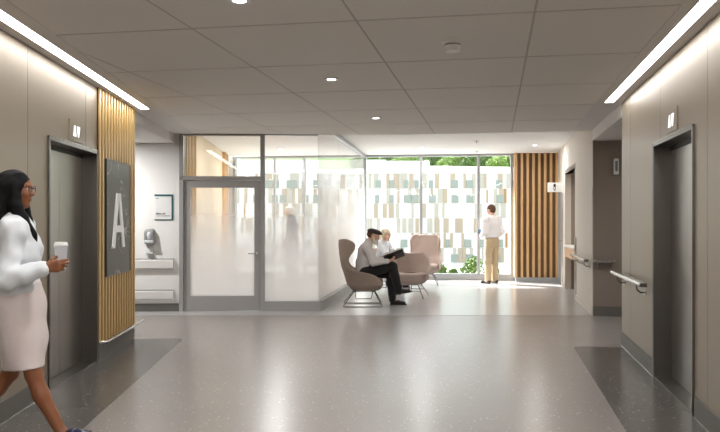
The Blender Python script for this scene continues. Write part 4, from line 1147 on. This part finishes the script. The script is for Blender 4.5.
surface('shirt', grow(tr, .019, .05) + [cone(J['shR'], eR, .074, .066, .05), cone(eR, wR, .060, .045, .04), cone(J['shL'], eL, .074, .066, .05), cone(eL, wL, .060, .045, .04), cone((0,0,1.49), (.006,0,1.525), .066, .064, .02)], .009, c_shirt, Q, cuts=[(0,0,-1,-1.035)], wrinkle=.006, wf=24, seed=7)
surface('trousers', [cone((0,0,1.03), (-.01,0,.95), .150, .168, .04, ((1,0,0), .72)), cone((-.055,.075,.93), (-.05,.08,.88), .085, .08, .04), cone((-.055,-.075,.93), (-.05,-.08,.88), .085, .08, .04)] +
        [cone(J['hipL'], kL, .105, .086, .03), cone(kL, aL, .086, .072, .03), cone(J['hipR'], kR, .105, .086, .03), cone(kR, aR, .086, .072, .03)], .009, c_khaki, Q, cuts=[(0,0,1,1.045),(0,0,-1,-.035)], wrinkle=.0055, wf=18, seed=9)
bl = M()
for k in range(1): 
    ringo = [(-.008+.118*math.cos(2*PI*i/40), .162*math.sin(2*PI*i/40)) for i in range(40)]; ringi = [(x*.93, y*.93) for x, y in ringo]
    bl.grid([[(x, y, 1.03) for x, y in ringo], [(x, y, 1.065) for x, y in ringo], [(x, y, 1.065) for x, y in ringi], [(x, y, 1.03) for x, y in ringi], [(x, y, 1.03) for x, y in ringo]], closed_u=True)
bl.build('belt', c_shoe, Q)
for y, x in ((.125, -.09), (-.125, -.055)): shoe(Q, (x, y, .012), (x+.29, y*1.1, .012), c_brown)
fx = Frame(2.965, 16.75, math.radians(122))
ph = thing('mobile_phone', 'small blue phone in the raised left hand of the standing person', 'phone', fx, (.275, .115, 1.075))
M().box(-.008, .004, -.036, .036, -.01, .14).build('phone_case', pm('blue_case', rgb(40,96,150), .4), ph, bevel=.004)
M().box(.004, .006, -.032, .032, -.004, .134).build('screen', MT['black'], ph)

# ---------------------------------------------------------------- the man behind the frosted glass
Q = thing('person', 'person in a long dark coat standing behind the frosted glass', 'person', FW, (-1.47, 15.9, 0), math.radians(186))
J = dict(F=(1,0,0), pelvis=(-.01,0,.95), waist=(-.01,0,1.07), chest=(-.02,0,1.27), neck=(.0,0,1.45), shL=(-.02,.18,1.395), shR=(-.02,-.18,1.395), hipL=(0,.09,.92), hipR=(0,-.09,.92))
hc = (.045, 0, 1.60); HR = rot(0, math.radians(4))
eL, wL = (-.03,.25,1.12), (.13,.20,.95); eR, wR = (-.03,-.25,1.12), (.13,-.20,.95)
kL, aL = (.06,.10,.50), (.04,.11,.09); kR, aR = (-.02,-.10,.50), (-.10,-.11,.10)
tr = torso(J, .150, .145, .165, .70)
armR, armL = arm(J['shR'], eR, wR, .05), arm(J['shL'], eL, wL, .05)
legs = leg(J['hipR'], kR, aR) + leg(J['hipL'], kL, aL)
surface('body', tr + armR + armL + legs + [cone(aR,(-.0,-.12,.05),.036,.03,.03), cone(aL,(.14,.12,.05),.036,.03,.03)] + hand(wL, (.5,-.1,-.9), (0,-1,0), (1,0,.3), curl=.3) + hand(wR, (.5,.1,-.9), (0,1,0), (1,0,.3), curl=.3) + head(hc, HR, 1.0, J['neck'], .055), .010, skin_l, Q)
eyes(hc, HR, Q)
P = lambda *p: mul(hc, HR, p)
surface('hair', [ell(P(-.018,0,.044), (.106,.085,.086), .02, HR), ell(P(-.05,0,-.01), (.07,.078,.07), .02, HR), ell(P(.125,0,-.03), (.095,.09,.105), .015, HR, sub=True)], .009, hair_w, Q, wrinkle=.002, wf=80)
surface('coat', grow(tr, .030, .06) + [cone(J['shR'], eR, .082, .074, .05), cone(eR, wR, .070, .056, .04), cone(J['shL'], eL, .082, .074, .05), cone(eL, wL, .070, .056, .04), cone((0,0,1.43), (.01,0,1.50), .085, .078, .03), cone((-.01,0,1.0), (-.01,0,.58), .185, .215, .06, ((1,0,0), .8))], .010, c_coat, Q, cuts=[(0,0,-1,-.56)], wrinkle=.006, wf=16, seed=1)
surface('trousers', grow(legs, .02, .04), .010, c_black, Q, wrinkle=.004)
for y, x in ((.115, -.03), (-.115, -.17)): shoe(Q, (x, y, .012), (x+.29, y*1.05, .012), c_shoe)
# ================================================================== LIGHT, CAMERA
w = bpy.data.worlds.new('world'); C.world = w; w.use_nodes = True
nt = w.node_tree; nt.nodes.clear()
bg = N(nt, 'ShaderNodeBackground'); ow = N(nt, 'ShaderNodeOutputWorld')
tc = N(nt, 'ShaderNodeTexCoord'); sp = N(nt, 'ShaderNodeSeparateXYZ'); nt.links.new(tc.outputs['Generated'], sp.inputs[0])
cr = N(nt, 'ShaderNodeValToRGB'); cr.color_ramp.elements[0].color = (.97, .985, 1.0, 1); cr.color_ramp.elements[1].color = (.82, .91, 1.0, 1)
cr.color_ramp.elements[0].position = 0.0; cr.color_ramp.elements[1].position = .8
nt.links.new(sp.outputs[2], cr.inputs[0]); nt.links.new(cr.outputs[0], bg.inputs[0]); bg.inputs[1].default_value = SKY
nt.links.new(bg.outputs[0], ow.inputs[0])
sl = bpy.data.lights.new('sun', 'SUN'); sl.energy = SUN; sl.angle = math.radians(.6); sl.color = (1, .985, .97)
so = bpy.data.objects.new('sun', sl); COL.objects.link(so)
so.rotation_euler = Vector((.66, -.55, -.60)).to_track_quat('-Z', 'Y').to_euler()
so.location = (-10, 40, 30)
cam = bpy.data.cameras.new('camera'); co = bpy.data.objects.new('camera', cam); COL.objects.link(co)
co.location = (0, 0, 1.43); co.rotation_euler = (PI/2, 0, 0)
cam.sensor_width = 36; cam.sensor_fit = 'HORIZONTAL'; cam.lens = 744/720*36; cam.shift_y = 4/720
cam.clip_end = 2000; cam.clip_start = .05
C.camera = co
C.view_settings.view_transform = 'Standard'; C.view_settings.look = 'None'; C.view_settings.gamma = 1; C.view_settings.exposure = EXPO
C.view_settings.use_curve_mapping = False
C.cycles.max_bounces = 10; C.cycles.transparent_max_bounces = 16; C.cycles.diffuse_bounces = 6; C.cycles.transmission_bounces = 8; C.cycles.glossy_bounces = 4
C.cycles.use_denoising = True
C.cycles.caustics_reflective = False; C.cycles.caustics_refractive = False
C.cycles.sample_clamp_indirect = 6
